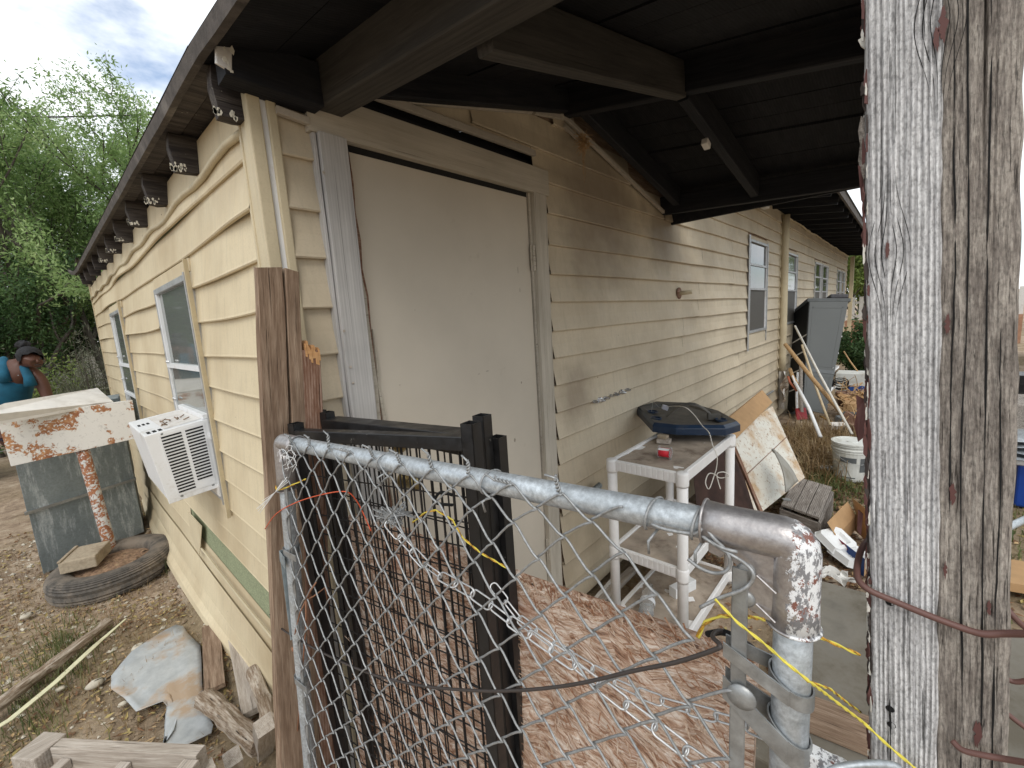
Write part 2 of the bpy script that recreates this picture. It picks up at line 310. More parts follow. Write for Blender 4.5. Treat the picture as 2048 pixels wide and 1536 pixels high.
M_ORANGE = plain('orange_red_wire', (.60, .10, .04), .5)
M_CABLE = plain('brown_black_cable', (.045, .037, .034), .5)
M_BRWIRE = plain('maroon_wire', (.13, .065, .055), .5)
M_COPPER = plain('rusty_copper_wire', (.24, .11, .06), .6)
M_WCORD = plain('white_cord', (.62, .60, .55), .6)
M_RED = plain('red_thread', (.70, .03, .05), .5)
M_CLEAR = MT('clear_plastic', .12, 0, .5, (.9, .92, .93)).m; M_CLEAR.node_tree.nodes['Principled BSDF'].inputs['Transmission Weight'].default_value = .85
M_FOAM = plain('white_foam_plastic', (.74, .75, .75), .45, 0, .05, 10)
M_PAPER = plain('crumpled_white_paper', (.66, .65, .62), .9, 0, .1)
M_CARD = plain('brown_cardboard', (.42, .26, .13), .9, 0, .1)
M_BLUEP = plain('blue_printed_card', (.012, .055, .22), .6, 0, .1)
M_LETTER = plain('white_print', (.75, .77, .8), .7)
M_TARP = plain('stiff_grey_cloth', (.32, .31, .28), .9, 0, .2, 10, dirt=(.20, .18, .14))
M_GREENB = plain('green_grey_sheathing', (.27, .30, .185), .95, 0, .35, 130, dirt=(.20, .21, .13), dth=.62, bmp=.001)
M_BRASS = metal('tarnished_brass', (.40, .32, .16), .3, .9, 40)
M_BLUE = plain('blue_cooler_plastic', (.01, .05, .28), .4)
M_FOIL = metal('torn_foil', (.75, .76, .78), .25, .9, 60)
M_VENT = plain('dark_slot', (.008, .008, .008), .9)
M_BRICK = plain('red_brick', (.28, .09, .05), .9, 0, .2)
M_BUCKET = plain('white_bucket_plastic', (.62, .63, .60), .5, 0, .07, 8, dirt=(.38, .35, .28), dth=.6)
M_STEELBOX = None
def galvbox():
    m = MT('stained_galvanised_sheet', .5, .25); v = m.vec((1, 1, .16), 0); v2 = m.vec((1, 1, 1), 0)
    c = m.ramp(m.noise(v2, 3, 4), [(.3, (.17, .205, .22)), (.7, (.28, .325, .34))])
    c = m.mix(m.math('MULTIPLY', m.ramp(m.noise(v, 14, 6, .75), [(.50, 0), (.66, 1)]), .85), c, (.60, .65, .68))
    c = m.mix(m.ramp(m.noise(v2, 70, 3), [(.3, .3), (.6, 0)]), c, (.08, .09, .09)); m.col(c); m.bump(m.noise(v2, 3, 2), .4, .006); return m.m
M_STEELBOX = galvbox()
def glassm(name, col, ro=.06):
    m = MT(name, ro, 0, .9, col); m.bump(m.noise(m.vec((1, 1, 1), 1), 2.0, 2), .2, .01); return m.m
M_PANE = glassm('dark_window_glass', (.05, .055, .055)); M_CURT = plain('window_screen_mesh', (.085, .08, .07), .6, 0, .1, 40)
M_PANEL = glassm('pale_window_glass', (.17, .185, .175)); M_BLIND = plain('white_blind', (.62, .64, .66), .6)
def osb():
    m = MT('weathered_strand_board', .9, 0, .2); v = m.vec((1, 1, 1), 0)
    nd = m.noise(v, 5, 3); sw = m.t.nodes.new('ShaderNodeTexNoise'); sw.inputs['Scale'].default_value = 7; m.t.links.new(v, sw.inputs['Vector'])
    vm = m.t.nodes.new('ShaderNodeVectorMath'); vm.operation = 'MULTIPLY_ADD'; m.t.links.new(sw.outputs['Color'], vm.inputs[0]); vm.inputs[1].default_value = (.07, .07, .07); m.t.links.new(v, vm.inputs[2])
    mr = m.t.nodes.new('ShaderNodeMapping'); mr.inputs['Rotation'].default_value = (rad(-28), 0, 0); m.t.links.new(vm.outputs[0], mr.inputs[0])
    mp = m.t.nodes.new('ShaderNodeMapping'); mp.inputs['Scale'].default_value = (1, .9, 6); m.t.links.new(mr.outputs[0], mp.inputs[0])
    nA = m.noise(mp.outputs[0], 20, 8, .76, .5)
    mr2 = m.t.nodes.new('ShaderNodeMapping'); mr2.inputs['Rotation'].default_value = (rad(12), 0, 0); m.t.links.new(vm.outputs[0], mr2.inputs[0])
    mp2 = m.t.nodes.new('ShaderNodeMapping'); mp2.inputs['Scale'].default_value = (1, .9, 6); m.t.links.new(mr2.outputs[0], mp2.inputs[0])
    nB = m.noise(mp2.outputs[0], 22, 8, .76, .5); sel = m.ramp(m.sep(m.voro(v, 16, 'F1', 'Color'), 0), [(.45, 0), (.5, 1)])
    n1 = m.sep(m.mix(sel, nA, nB), 0); n2 = m.voro(mp.outputs[0], 30, 'F1', 'Color')
    c = m.ramp(n1, [(.37, (.10, .045, .03)), (.45, (.44, .26, .17)), (.52, (.70, .52, .40)), (.60, (.95, .86, .77))])
    c = m.mix(.22, c, m.mix(m.sep(n2, 0), (.26, .12, .07), (.62, .47, .36)))
    c = m.mix(m.ramp(nd, [(.58, 0), (.70, .40)]), c, (.33, .12, .075)); m.col(c); m.bump(m.math('ADD', n1, m.math('MULTIPLY', m.sep(n2, 1), .4)), 1.0, .005); return m.m
M_OSB = osb(); M_FLAKE = wood('pale_wood_strands', ((.30, .16, .10), (.56, .40, .29), (.80, .69, .58)), (1, 20, 20), 3, .001, crack=.3)

# ================================================================== THE HOUSE
house = thing('house', 'long low house with cream lap siding, sooty porch roof and a blank beige door', 'house', (0, 0, 0))
ZK = [2.214 - .1455 * k for k in range(-5, 16)]
def deck_z(x, y):
    a, b, c = 2.415 + .09 * y, 2.835 + .19 * y, 2.505 + .07 * y
    return a + (b - a) * (x + .1) / 1.57 if x < 1.47 else b + (c - b) * (x - 1.47) / 1.38
def board(wall, s0, s1, zb, zt, mat, wave=0.0, seed=0, lip=.0185, flare=0, name='siding_board', endlift=(0, 0)):
    prof = [(.003, 1.06), (.009, .5), (lip - .002, .07), (lip, .02), (lip - .003, -.012), (.001, 0)]
    n = max(2, int((s1 - s0) / .09)); m = MB(); h = zt - zb
    def fn(u, v):
        s = s0 + (s1 - s0) * u; o, k = prof[round(v * 5)]
        zz = zb + h * k; wv = mn.noise(V((s * 1.1 + seed * 3.7, seed * 1.3, 0))) * wave
        wo = mn.noise(V((s * .9 + seed * 5.1, 7.7, seed))) * wave * 1.1
        lo = (1 - k) if k > 0 else 1
        o2 = o + (max(0, wo) * 1.3 + flare) * lo + (endlift[0] * max(0, 1 - u * n / 3) + endlift[1] * max(0, 1 - (1 - u) * n / 3)) * lo
        zz += wv * (1 if k < .3 else .6)
        return (s, -o2, zz) if wall == 'F' else (-o2, s, zz)
    m.grid(fn, n, 5)
    if wall == 'F': m.f = [f[::-1] for f in m.f]
    return m.build(name, mat, house, smooth=False)
WF = [(5.0, 5.86, 1.375, 2.435), (7.0, 7.86, 1.375, 2.435), (9.66, 10.5, 1.375, 2.435), (10.62, 11.46, 1.375, 2.435), (13.2, 14.0, 1.375, 2.435), (14.15, 14.95, 1.375, 2.435)]
WL = [(.945, 1.795, .93, 1.995), (3.36, 4.24, .93, 2.0)]
def cuts(s0, s1, zb, zt, wins):
    segs = [(s0, s1)]
    for a, b, c, d in wins:
        if min(zt, d) - max(zb, c) > .045:
            segs = [q for (p, r) in segs for q in (((p, min(r, a)), (max(p, b), r)) if p < b and r > a else ((p, r),)) if q[1] - q[0] > .02]
    return segs
JO = {0: 3.5, 1: 4.42, 2: 3.42, 3: 3.40, 4: 3.06, 5: 3.04, 6: 4.7, 7: 4.66, 8: 4.95}
for k in range(len(ZK) - 1):
    zt, zb = ZK[k], ZK[k + 1]
    x0 = 1.297
    if zb > 2.28:                       # above the header: follow the gable
        xs = [x / 50 for x in range(0, 136)]
        ok = [x for x in xs if deck_z(x, 0) > zt + .01]
        segs = [(max(.02, ok[0]), ok[-1])] if ok else []
        if ok and zt < 2.53: segs = [(1.21, ok[-1])]
        segs = [(a, b) for a, b in segs] + [(2.72, 15.6)]
        if segs[0][1] > 2.7: segs = [(segs[0][0], 15.6)]
    else: segs = [(.052, .148), (1.297, 15.6)]
    for a, b in segs:
        for p, q in cuts(a, b, zb, zt, WF):
            js = []
            if q - p > 1.6:
                j = JO.get(k - 5, None); xj = p
                if j and p < j < q - .4: js.append(j); xj = j
                while xj + 3.4 < q: xj += 2.6 + R.random() * 1.1; js.append(xj)
                js = [t for t in js if t < q - .3]
            for t_ in js:
                MB().grid(lambda u, v: (t_ - .004 + .004 * math.sin(v * 3.1) + .0035 * u, -.0245 + .010 * v, zb + .004 + (zt - zb - .006) * v), 1, 6).build('butt_joint', M_VENT, house)
            e = [p] + js + [q]
            for i in range(len(e) - 1):
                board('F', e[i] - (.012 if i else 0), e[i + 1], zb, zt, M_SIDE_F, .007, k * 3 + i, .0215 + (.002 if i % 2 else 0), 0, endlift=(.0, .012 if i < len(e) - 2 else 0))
for k in range(4, len(ZK) - 1):
    zt, zb = ZK[k], ZK[k + 1]
    if zt > 2.30: zt = 2.40
    if abs(zb - .6135) < .01: zb += .040
    for p, q in cuts(.05, 5.86, zb, zt, WL):
        fl = .0; zb0 = zb
        segs = [(p, q)]
        if abs((zb + zt) / 2 - .54) < .07: segs = [(2.02, q)]    # the missing board low on the wall
        for a, b in segs:
            if b - a > 2.2 and k % 2: mid = a + (b - a) * (.45 + .2 * R.random()); ss = [(a, mid), (mid - .012, b)]
            else: ss = [(a, b)]
            for a2, b2 in ss:
                big = .011 if zt < 1.4 else .009
                nearwin = .004 if (abs(a2 - 1.795) < .02 or abs(a2 - 4.24) < .02) else 0
                nearend = .0 if (abs(b2 - .945) < .02 or abs(b2 - 3.36) < .02) else 0
                board('L', a2, b2, zb, zt, M_SIDE_L, big + (.009 if zt > 1.9 else 0), k, .0165, fl, endlift=(nearwin, nearend))
# sagging siding pulled loose low on the left wall
MB().grid(lambda u, v: (-.022 - .075 * math.sin(math.pi * min(1, max(0, u))) * (1 - v) ** .6 - .015 * (v < .3), .62 + 3.9 * u, .035 + .16 * v - .02 * math.sin(u * 9)), 26, 5).build('loose_siding_board', M_SIDE_L, house)
MB().grid(lambda u, v: (-.025 - .03 * math.sin(math.pi * u) * (1 - v), .30 + 3.6 * u, .19 + .15 * v + .004 * math.sin(u * 14)), 24, 4).build('loose_siding_board', M_SIDE_L, house)
m = MB(); m.prism([(-.022, 1.62, .62), (-.028, 1.95, .63), (-.03, 1.98, .47), (-.034, 1.79, .38), (-.03, 1.72, .47)], (-.003, 0, 0)); fixn(m.build('torn_siding_flap', M_SIDE_L, house))
MB().tube([(-.027, .12 + i * .2, .440 + .003 * math.sin(i)) for i in range(10)], .006, 6).build('bottom_channel', M_TRIM, house)
# sheathing behind the siding
MB().mm((-.0006, .03, 0), (.03, 5.87, 2.40)).build('sheathing', M_GREENB, house)
MB().mm((1.3, .004, 0), (15.58, .03, 2.95)).build('sheathing', M_BROWN, house)
MB().mm((0.03, .02, 2.0), (1.3, .05, 2.45)).build('sheathing', M_DARKW, house)
MB().mm((0.03, .075, 0), (1.3, .10, 2.5)).build('sheathing', M_DARKW, house)
MB().mm((0.0, 5.86, 0), (5, 5.9, 2.5)).build('end_wall', M_TRIM, house); MB().mm((15.58, 0, 0), (15.63, 6, 3.0)).build('end_wall', M_TRIM, house)
MB().mm((5, 5.9, 0), (15.6, 5.95, 3.2)).build('back_wall', M_TRIM, house)
# corner trim, channel strips
m = MB(); m.mm((-.024, -.024, .04), (.012, .004, 2.36)).mm((.028, -.024, .04), (.054, .004, 2.36)); m.build('corner_post', M_TRIM, house, bevel=.004)
m = MB(); m.mm((-.023, .004, .04), (0, .052, 2.36)).mm((-.028, .046, .04), (0.001, .058, 2.36)); m.build('corner_post', M_TRIM, house, bevel=.003)
MB().mm((.012, -.015, .04), (.028, .003, 2.36)).build('corner_channel', M_WHITE, house)
MB().mm((-.02, 5.86, .02), (.03, 5.895, 2.46)).build('corner_post', M_TRIM, house)
MB().tube([(-.022, .05 + i * .145, 2.27 + .010 * math.sin(i * 1.35) + .005 * math.sin(i * .6)) for i in range(41)], .011, 8).build('top_channel', M_TRIM, house, smooth=True)

# door, jambs and header
HG = house
beam('door_header', (.135, -.018, 2.352), (1.30, -.018, 2.352), .03, .118, M_CREAMWOOD, HG, (0, 0, 1))
MB().mm((.25, .0, 2.27), (1.17, .028, 2.30)).build('door_stop', M_VOID, HG)
beam('door_jamb', (.198, -.030, .14), (.202, -.030, 2.292), .088, .032, M_GREYPAINT, HG, (0, -1, 0), rough=.0008, seg=24)
beam('door_jamb', (.150, -.012, .14), (.150, -.012, 2.292), .010, .04, M_GREYPAINT, HG, (0, -1, 0), rough=.002, seg=40)
beam('door_jamb', (1.205, -.018, .14), (1.228, -.018, 2.292), .095, .03, M_CREAMWOOD, HG, (0, -1, 0))
MB().mm((1.163, -.012, .14), (1.178, .02, 2.292)).build('door_stop', M_CREAMWOOD, HG)
door = MB().mm((.262, -.004, .19), (1.158, .034, 2.272)).build('door', plain('beige_painted_door', (.56, .51, .43), .55, 0, .07, 2, dirt=(.38, .33, .26), dth=.72, dsc=7, bmp=.0008), HG, bevel=.002)
MB().mm((.30, .035, 2.272), (1.158, .036, 2.285)).build('door_gap', M_VOID, HG)
# splintered latch side
def splinter(z0, z1, x0, x1, w, mat, y=-.012):
    m = MB(); n = 22; L_ = []; Rr = []
    for i in range(n + 1):
        t = i / n; z = z0 + (z1 - z0) * t; x = x0 + (x1 - x0) * t; j = .006 * mn.noise(V((z * 9, x0 * 50, 0)))
        ww = w * min(1, 4 * t + .05) * min(1, 4 * (1 - t) + .02); L_.append((x - ww / 2 + j, y, z)); Rr.append((x + ww / 2 + j * 1.7, y, z))
    m.add(L_ + Rr + [(p[0], y + .012, p[2]) for p in L_] + [(p[0], y + .012, p[2]) for p in Rr], [])
    k = n + 1
    for i in range(n): m.f += [(i, k + i, k + i + 1, i + 1), (i, i + 1, 2 * k + i + 1, 2 * k + i), (k + i, 3 * k + i, 3 * k + i + 1, k + i + 1)]
    return fixn(m.build('splinter', mat, HG))
MB().mm((.2455, -.012, .19), (.2620, .02, 2.268)).build('door_stop', M_CREAMWOOD, HG)
splinter(.25, 2.27, .272, .268, .020, M_BROKEN, -.0105)
splinter(.3, 2.05, .272, .262, .016, M_CREAMWOOD, -.016)
splinter(.5, 1.85, .292, .270, .012, M_BROKEN, -.010)
splinter(.3, 1.70, .300, .278, .012, M_CREAMWOOD, -.018)
splinter(.3, 1.33, .312, .300, .006, M_BROKEN, -.012)
splinter(2.0, 2.26, .262, .258, .020, M_BROKEN, -.010)
M_SCUFF = plain('scuff_grey', (.30, .26, .21), .8)
for (u, v, w_, h_) in ((975, 742, .02, .004), (958, 748, .012, .003), (1043, 765, .008, .012), (1036, 540, .003, .03), (1040, 580, .003, .02), (1012, 905, .02, .018), (1030, 880, .012, .02), (800, 770, .004, .004), (830, 620, .003, .003)):
    p = at_y(u, v, -.0052); MB().prism([p + V((w_ * a, 0, h_ * b)) for a, b in ((-.5, -.1), (-.2, -.5), (.3, -.35), (.5, .1), (.1, .5), (-.35, .3))], (0, .0006, 0)).build('scuff_mark', M_SCUFF, door)
for z0 in (1.93, .42):
    h = MB(); [h.lathe((1.166, -.024, z0 + i * .024), [(.0075, 0), (.0075, .022)], 10) for i in range(5)]
    h.mm((1.15, -.0185, z0), (1.185, -.0155, z0 + .12)); h.build('hinge', M_CREAMWOOD, door)
kp = at_y(805, 888, -.02)
MB().lathe((kp.x, -.005, kp.z), [(.034, 0), (.034, .006), (.026, .012), (.02, .02)], 20, (0, -1, 0)).build('deadbolt', M_BRASS, door, smooth=True)
MB().lathe((kp.x + .004, -.005, kp.z - .14), [(.034, 0), (.034, .006), (.014, .02), (.014, .045), (.028, .055), (.03, .075), (.018, .088)], 20, (0, -1, 0)).build('knob', M_BRASS, door, smooth=True)
for (u, v) in ((647, 345), (688, 662), (701, 734), (706, 766)):
    p = at_y(u, v, -.047); MB().lathe(p, [(.0045, 0), (.0045, .0022)], 10, (0, -1, 0)).build('nail_head', M_PALE, HG)

# strips over the header and on the gable
def strip(a, b, w=.022, mat=None, y=-.028): return beam('trim_strip', (a[0], y, a[1]), (b[0], y, b[1]), .018, w, mat or M_TRIMF, HG, (0, 0, 1))
strip((.26, 2.462), (1.205, 2.470), .026)
strip((.50, 2.485), (1.20, 2.652), .02)
strip((1.205, 2.42), (1.205, 2.70), .022, y=-.03)
strip((1.22, 2.655), (1.48, 2.70), .02); strip((1.40, 2.715), (2.66, 2.40), .022, y=-.032); strip((1.46, 2.66), (1.62, 2.62), .018)
strip((.05, 2.325), (.14, 2.318), .02)
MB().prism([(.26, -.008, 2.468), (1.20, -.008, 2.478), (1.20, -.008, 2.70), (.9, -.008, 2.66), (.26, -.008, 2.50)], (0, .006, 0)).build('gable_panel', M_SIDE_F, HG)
# torn board edge with foil, vent pipe through the wall
m = MB()
for (u, v, s) in ((1190, 803, .02), (1202, 799, .03), (1214, 796, .016), (1232, 788, .022), (1245, 783, .028), (1256, 779, .018), (1222, 791, .014)):
    p = at_y(u, v, -.022); m.grid(lambda a, b: p + V(((a - .5) * s * 3.2, -.008 * math.sin(a * 9 + b * 5) - .004, (b - .5) * s * .9 + .006 * math.sin(a * 7))), 6, 3)
m.build('torn_foil_edge', M_FOIL, HG)
tp = at_y(1353, 587, 0)
MB().lathe((tp.x, -.017, tp.z), [(.045, 0), (.045, .008), (.022, .012)], 18, (0, -1, 0)).build('pipe_flange', M_BROKEN, HG)
MB().tube([(tp.x, -.02, tp.z), (tp.x + .03, -.11, tp.z + .004)], .017, 10).build('pipe_stub', M_TRIM, HG, smooth=True)
dsp = MB(); dsp.tube([(6.68, -.06, 2.90), (6.70, -.055, 2.4), (6.74, -.055, .95), (6.75, -.055, .72)], .048, 12).build('downspout', M_TRIM, HG, smooth=True)
MB().tube([(6.75, -.055, .74), (6.76, -.055, .15)], .042, 12).build('drain_pipe', M_WHITED, HG, smooth=True)
MB().grid(lambda a, b: (6.55 + .3 * b, -.10 - .03 * math.sin(a * 9 + b * 4), .28 + .45 * a), 8, 5).build('insulation_wrap', M_ROT, HG)
MB().tube([at_y(1464, 832, -.06), at_y(1510, 804, -.05), at_y(1546, 782, -.05)], .014, 8).build('conduit', M_GALVD, HG)
for i in range(16):       # loose overlap lip beside the downspout
    z = 2.75 - i * .1455; MB().tube([(6.58, -.022, z), (6.57, -.032, z - .06), (6.60, -.022, z - .125)], .006, 5).build('siding_seam', M_TRIM, HG)

# windows
def window(wall, a, b, z0, z1, rails, casing=.055, blind=False):
    def P(s, o, z): return (s, -o, z) if wall == 'F' else (-o, s, z)
    m = MB(); t = .028; dd = .034 if wall == 'F' else .024
    for (p, q) in (((a, z0), (a + t, z1)), ((b - t, z0), (b, z1)), ((a + t, z0), (b - t, z0 + t)), ((a + t, z1 - t), (b - t, z1))): m.mm(P(p[0], .0, p[1]), P(q[0], dd, q[1]))
    w_ = m.build('window', M_ALU, house, bevel=.002)
    zs = [z0 + t] + [z0 + (z1 - z0) * r for r in rails] + [z1 - t]
    MB().mm(P(a + t, -.03, z0), P(b - t, -.034, z1)).build('blind', M_CURT if not blind else M_BLIND, w_)
    for i in range(len(zs) - 1):
        MB().mm(P(a + t, .006 + .006 * (i % 2), zs[i]), P(b - t, .009 + .006 * (i % 2), zs[i + 1])).build('pane', M_CURT if (i == 0 and wall == 'F') else (M_PANE if wall == 'F' else M_PANEL), w_)
        if i: MB().mm(P(a + t, .004, zs[i] - .012), P(b - t, .028, zs[i] + .012)).build('sash_rail', M_ALU if wall == 'F' else M_WHITE, w_)
    for s in (a + t + .012, b - t - .012):
        MB().mm(P(s - .012, .004, z0 + t), P(s + .012, .022, z1 - t)).build('sash_stile', M_WHITE, w_)
    for z in (z1 + .004, z0 - casing - .004):
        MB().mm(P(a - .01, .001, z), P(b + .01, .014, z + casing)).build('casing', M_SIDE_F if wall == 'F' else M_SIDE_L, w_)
    return w_
for a, b, c, d in WF: window('F', a, b, c, d, (.48, .74), .04)
for i, (a, b, c, d) in enumerate(WL):
    w_ = window('L', a, b, c, d, (.30, .60) if i == 0 else (.30, .55))
    beam('side_strip', (-.026, a - .02, c - .06), (-.031, a - .035, d + .05), .005, .020, M_TRIM, w_, (-1, -.3, 0)); beam('side_strip', (-.030, a + .012, c), (-.034, a + .008, d), .012, .010, M_ALU, w_, (-1, 0, 0))
    for zz in (c + .62 * (d - c), c + .42 * (d - c)):
        for q in (b - .06, b - .1): MB().lathe((-.028, q, zz), [(.009, 0), (.007, .006)], 8, (-1, 0, 0)).build('latch', M_ALU, w_)
for a, b, c, d in WF[:2]:
    beam('side_strip', (a - .02, -.03, c - .2), (a - .008, -.03, d + .04), .05, .006, M_ALU, house, (0, -1, 0))
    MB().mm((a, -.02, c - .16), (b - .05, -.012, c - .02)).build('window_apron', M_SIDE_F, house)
    beam('side_strip', (b + .012, -.022, c - .14), (b + .006, -.022, d + .02), .03, .006, M_ALU, house, (0, -1, 0))

# porch roof framing
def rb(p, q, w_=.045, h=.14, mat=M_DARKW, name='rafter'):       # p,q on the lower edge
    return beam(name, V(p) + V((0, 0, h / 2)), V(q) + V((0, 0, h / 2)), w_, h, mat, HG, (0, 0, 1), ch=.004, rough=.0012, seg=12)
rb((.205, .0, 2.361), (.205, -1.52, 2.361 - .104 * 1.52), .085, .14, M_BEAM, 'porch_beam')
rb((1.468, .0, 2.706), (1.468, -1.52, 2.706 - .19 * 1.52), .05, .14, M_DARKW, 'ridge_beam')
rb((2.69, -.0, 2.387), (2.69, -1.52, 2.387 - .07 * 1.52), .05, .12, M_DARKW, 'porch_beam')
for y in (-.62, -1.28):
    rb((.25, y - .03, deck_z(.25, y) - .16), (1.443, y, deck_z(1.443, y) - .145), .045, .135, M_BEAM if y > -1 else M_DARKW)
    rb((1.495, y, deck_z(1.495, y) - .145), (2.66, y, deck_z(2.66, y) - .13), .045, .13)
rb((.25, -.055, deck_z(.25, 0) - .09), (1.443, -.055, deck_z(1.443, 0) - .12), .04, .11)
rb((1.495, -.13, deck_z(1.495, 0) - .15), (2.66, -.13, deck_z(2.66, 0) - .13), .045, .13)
def rail_ratio(i, x0, x1, n): return x0 + (x1 - x0) * i / n
def deckboard(x0, x1, y0, y1, zf, n=6, name='roof_board', mat=None):
    m = MB(); g = .003; t = .018; vs = []
    for i in range(n + 1):
        y = y0 + (y1 - y0) * i / n
        for (x, dz) in ((x0 + g, 0), (x1 - g, 0), (x1 - g, t), (x0 + g, t)): vs.append((x, y, zf(x, y) + dz))
    fs = [(i * 4 + k, (i + 1) * 4 + k, (i + 1) * 4 + (k + 1) % 4, i * 4 + (k + 1) % 4) for i in range(n) for k in range(4)] + [(0, 1, 2, 3), (n * 4 + 3, n * 4 + 2, n * 4 + 1, n * 4)]
    m.add(vs, fs)
    o = m.build(name, mat or M_DECK, HG); return o
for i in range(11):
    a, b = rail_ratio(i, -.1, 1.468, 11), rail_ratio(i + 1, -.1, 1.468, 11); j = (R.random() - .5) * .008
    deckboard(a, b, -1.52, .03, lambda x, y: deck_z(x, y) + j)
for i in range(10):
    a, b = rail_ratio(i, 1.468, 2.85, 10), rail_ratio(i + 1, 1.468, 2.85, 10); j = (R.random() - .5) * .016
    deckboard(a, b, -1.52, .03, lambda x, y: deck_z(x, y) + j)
ez = lambda y: 2.412 + .022 * y + (.05 * max(0, (y - 5.2)) ** 2)
deckboard(-.1, -.045, .03, 6.12, lambda x, y: ez(y), 24, mat=M_TAIL); deckboard(-.045, .02, .03, 6.12, lambda x, y: ez(y) + .008, 24, mat=M_TAIL)
# roofing felt and sheet on top
m = MB(); m.grid(lambda u, v: ((-.125 + 1.593 * u), -1.57 + 1.61 * v, deck_z(-.125 + 1.593 * u, -1.57 + 1.61 * v) + .034), 4, 6)
m.grid(lambda u, v: ((1.468 + 1.40 * u), -1.57 + 1.61 * v, deck_z(1.468 + 1.40 * u, -1.57 + 1.61 * v) + .034), 4, 6)
m.grid(lambda u, v: (-.125 + 1.593 * u, .03 + 6.12 * v, ez(.03 + 6.12 * v) + .034 + u * (deck_z(1.468, 0) - ez(0))), 2, 24)
m.grid(lambda u, v: (1.468 + 1.3 * u, .03 + 6.12 * v, ez(6.12 * v) + .034 + (deck_z(1.468, 0) - ez(0)) * (1 - u)), 2, 24)
M_ROOF = plain('dark_roofing', (.06, .055, .05), .9, 0, .3, 20)
m.build('roof_covering', M_ROOF, HG)
M_FASCIA = plain('weathered_roof_edge', (.075, .064, .057), .85, 0, .35, 25, dirt=(.20, .18, .16), dth=.62, bmp=.003)
m = MB(); n = 60; vs = []
for i in range(n + 1):
    y = -1.57 + 8.4 * i / n; z = (ez(y) if y > 0 else deck_z(-.1, y)) + .004 * mn.noise(V((y * 3, 0, 0)))
    for (x, dz) in ((-.102, -.010), (-.121, -.012), (-.127, .024), (-.119, .033), (-.102, .032)): vs.append((x, y, z + dz))
m.add(vs, [(i * 5 + k, (i + 1) * 5 + k, (i + 1) * 5 + (k + 1) % 5, i * 5 + (k + 1) % 5) for i in range(n) for k in range(5)] + [(0, 1, 2, 3, 4), (n * 5 + 4, n * 5 + 3, n * 5 + 2, n * 5 + 1, n * 5)])
fixn(m.build('fascia', M_FASCIA, HG))
MB().mm((2.86, -1.57, 2.34), (2.885, .0, 2.53)).build('fascia', M_DARKW, HG)
for i in range(11):
    y = .03 + i * .56; z = ez(y); h = .125; mt = M_TAIL
    vs = []
    for s_ in (-1, 1):
        for (x, zz) in ((.0, z - .004), (-.085, z - .004), (-.090, z - .05), (-.082 + .01 * R.random(), z - h), (-.045, z - h - .006 * R.random()), (.0, z - h + .004)): vs.append((x, y + s_ * .021, zz))
    q = MB(); q.add(vs, [tuple(range(6)), tuple(range(6, 12))[::-1]] + [(k, (k + 1) % 6, 6 + (k + 1) % 6, 6 + k) for k in range(6)]); fixn(q.build('rafter_tail', mt, HG))
beam('lookout_block', (-.085, -.052, 2.405), (.16, -.052, 2.402), .07, .115, M_DARKW, HG, rough=.004, seg=8)
beam('lookout_block', (-.09, -.085, 2.36), (-.075, -.085, 2.47), .012, .03, M_WHITED, HG, rough=.006, seg=6)
m = MB()
for k in range(170):
    i = R.randrange(0, 7); y = .03 + i * .56; z = ez(y) - .125 + abs(R.gauss(0, .012)); x = -.088 + R.uniform(-.004, .05) * (R.random() < .5); s_ = R.uniform(.003, .011); q = R.uniform(0, 6.28)
    if i == 0 and R.random() < .4: x, y, z = -.088 + R.uniform(0, .03), -.088, 2.36 + R.uniform(-.015, .05)
    p = V((x - .004, y - .023, z)); m.prism([p + V((s_ * .5 * math.cos(q + a), 0, s_ * math.sin(q + a) * R.uniform(.5, 1.2))) for a in (0, 1.1, 2.3, 3.6, 4.9)], (0, .0008, 0))
tag(m.build('paint_flakes', plain('cream_paint_flake', (.62, .59, .50), .8), house), kind='stuff')
lb = at_y(1412, 288, -.62)
# main eave over the far part of the front wall
ZE = lambda y: 3.035 + .135 * y
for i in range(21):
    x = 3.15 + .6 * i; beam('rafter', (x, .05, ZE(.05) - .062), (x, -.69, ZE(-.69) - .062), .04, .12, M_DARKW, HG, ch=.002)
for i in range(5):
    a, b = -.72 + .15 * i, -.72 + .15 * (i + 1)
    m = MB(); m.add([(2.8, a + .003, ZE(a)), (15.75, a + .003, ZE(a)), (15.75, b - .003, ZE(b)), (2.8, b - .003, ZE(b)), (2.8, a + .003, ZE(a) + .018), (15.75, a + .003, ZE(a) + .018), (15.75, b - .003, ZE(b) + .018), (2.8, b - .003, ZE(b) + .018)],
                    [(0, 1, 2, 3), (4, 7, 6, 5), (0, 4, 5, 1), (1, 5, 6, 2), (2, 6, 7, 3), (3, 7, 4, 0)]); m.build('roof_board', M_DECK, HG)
MB().mm((2.8, -.745, 2.865), (15.76, -.722, 2.975)).build('fascia', M_FASCIA, HG)
m = MB(); m.add([(2.8, -.76, 2.965), (15.8, -.76, 2.965), (15.8, 3, 3.48), (2.8, 3, 3.48), (15.8, 6.2, 2.95), (2.8, 6.2, 2.95)], [(0, 1, 2, 3), (3, 2, 4, 5)]); m.build('roof_covering', M_ROOF, HG)
MB().tube([(6.66, -.02, 2.915)] + [(7 + i * .5, -.03 + .012 * math.sin(i * 2.1), 2.905 + .008 * math.sin(i * 1.3)) for i in range(18)], .014, 6).build('top_channel', M_TRIM, HG)
beam('end_post', (15.62, -.12, 0), (15.62, -.12, 2.9), .09, .09, M_TRIM, HG, (0, 1, 0))

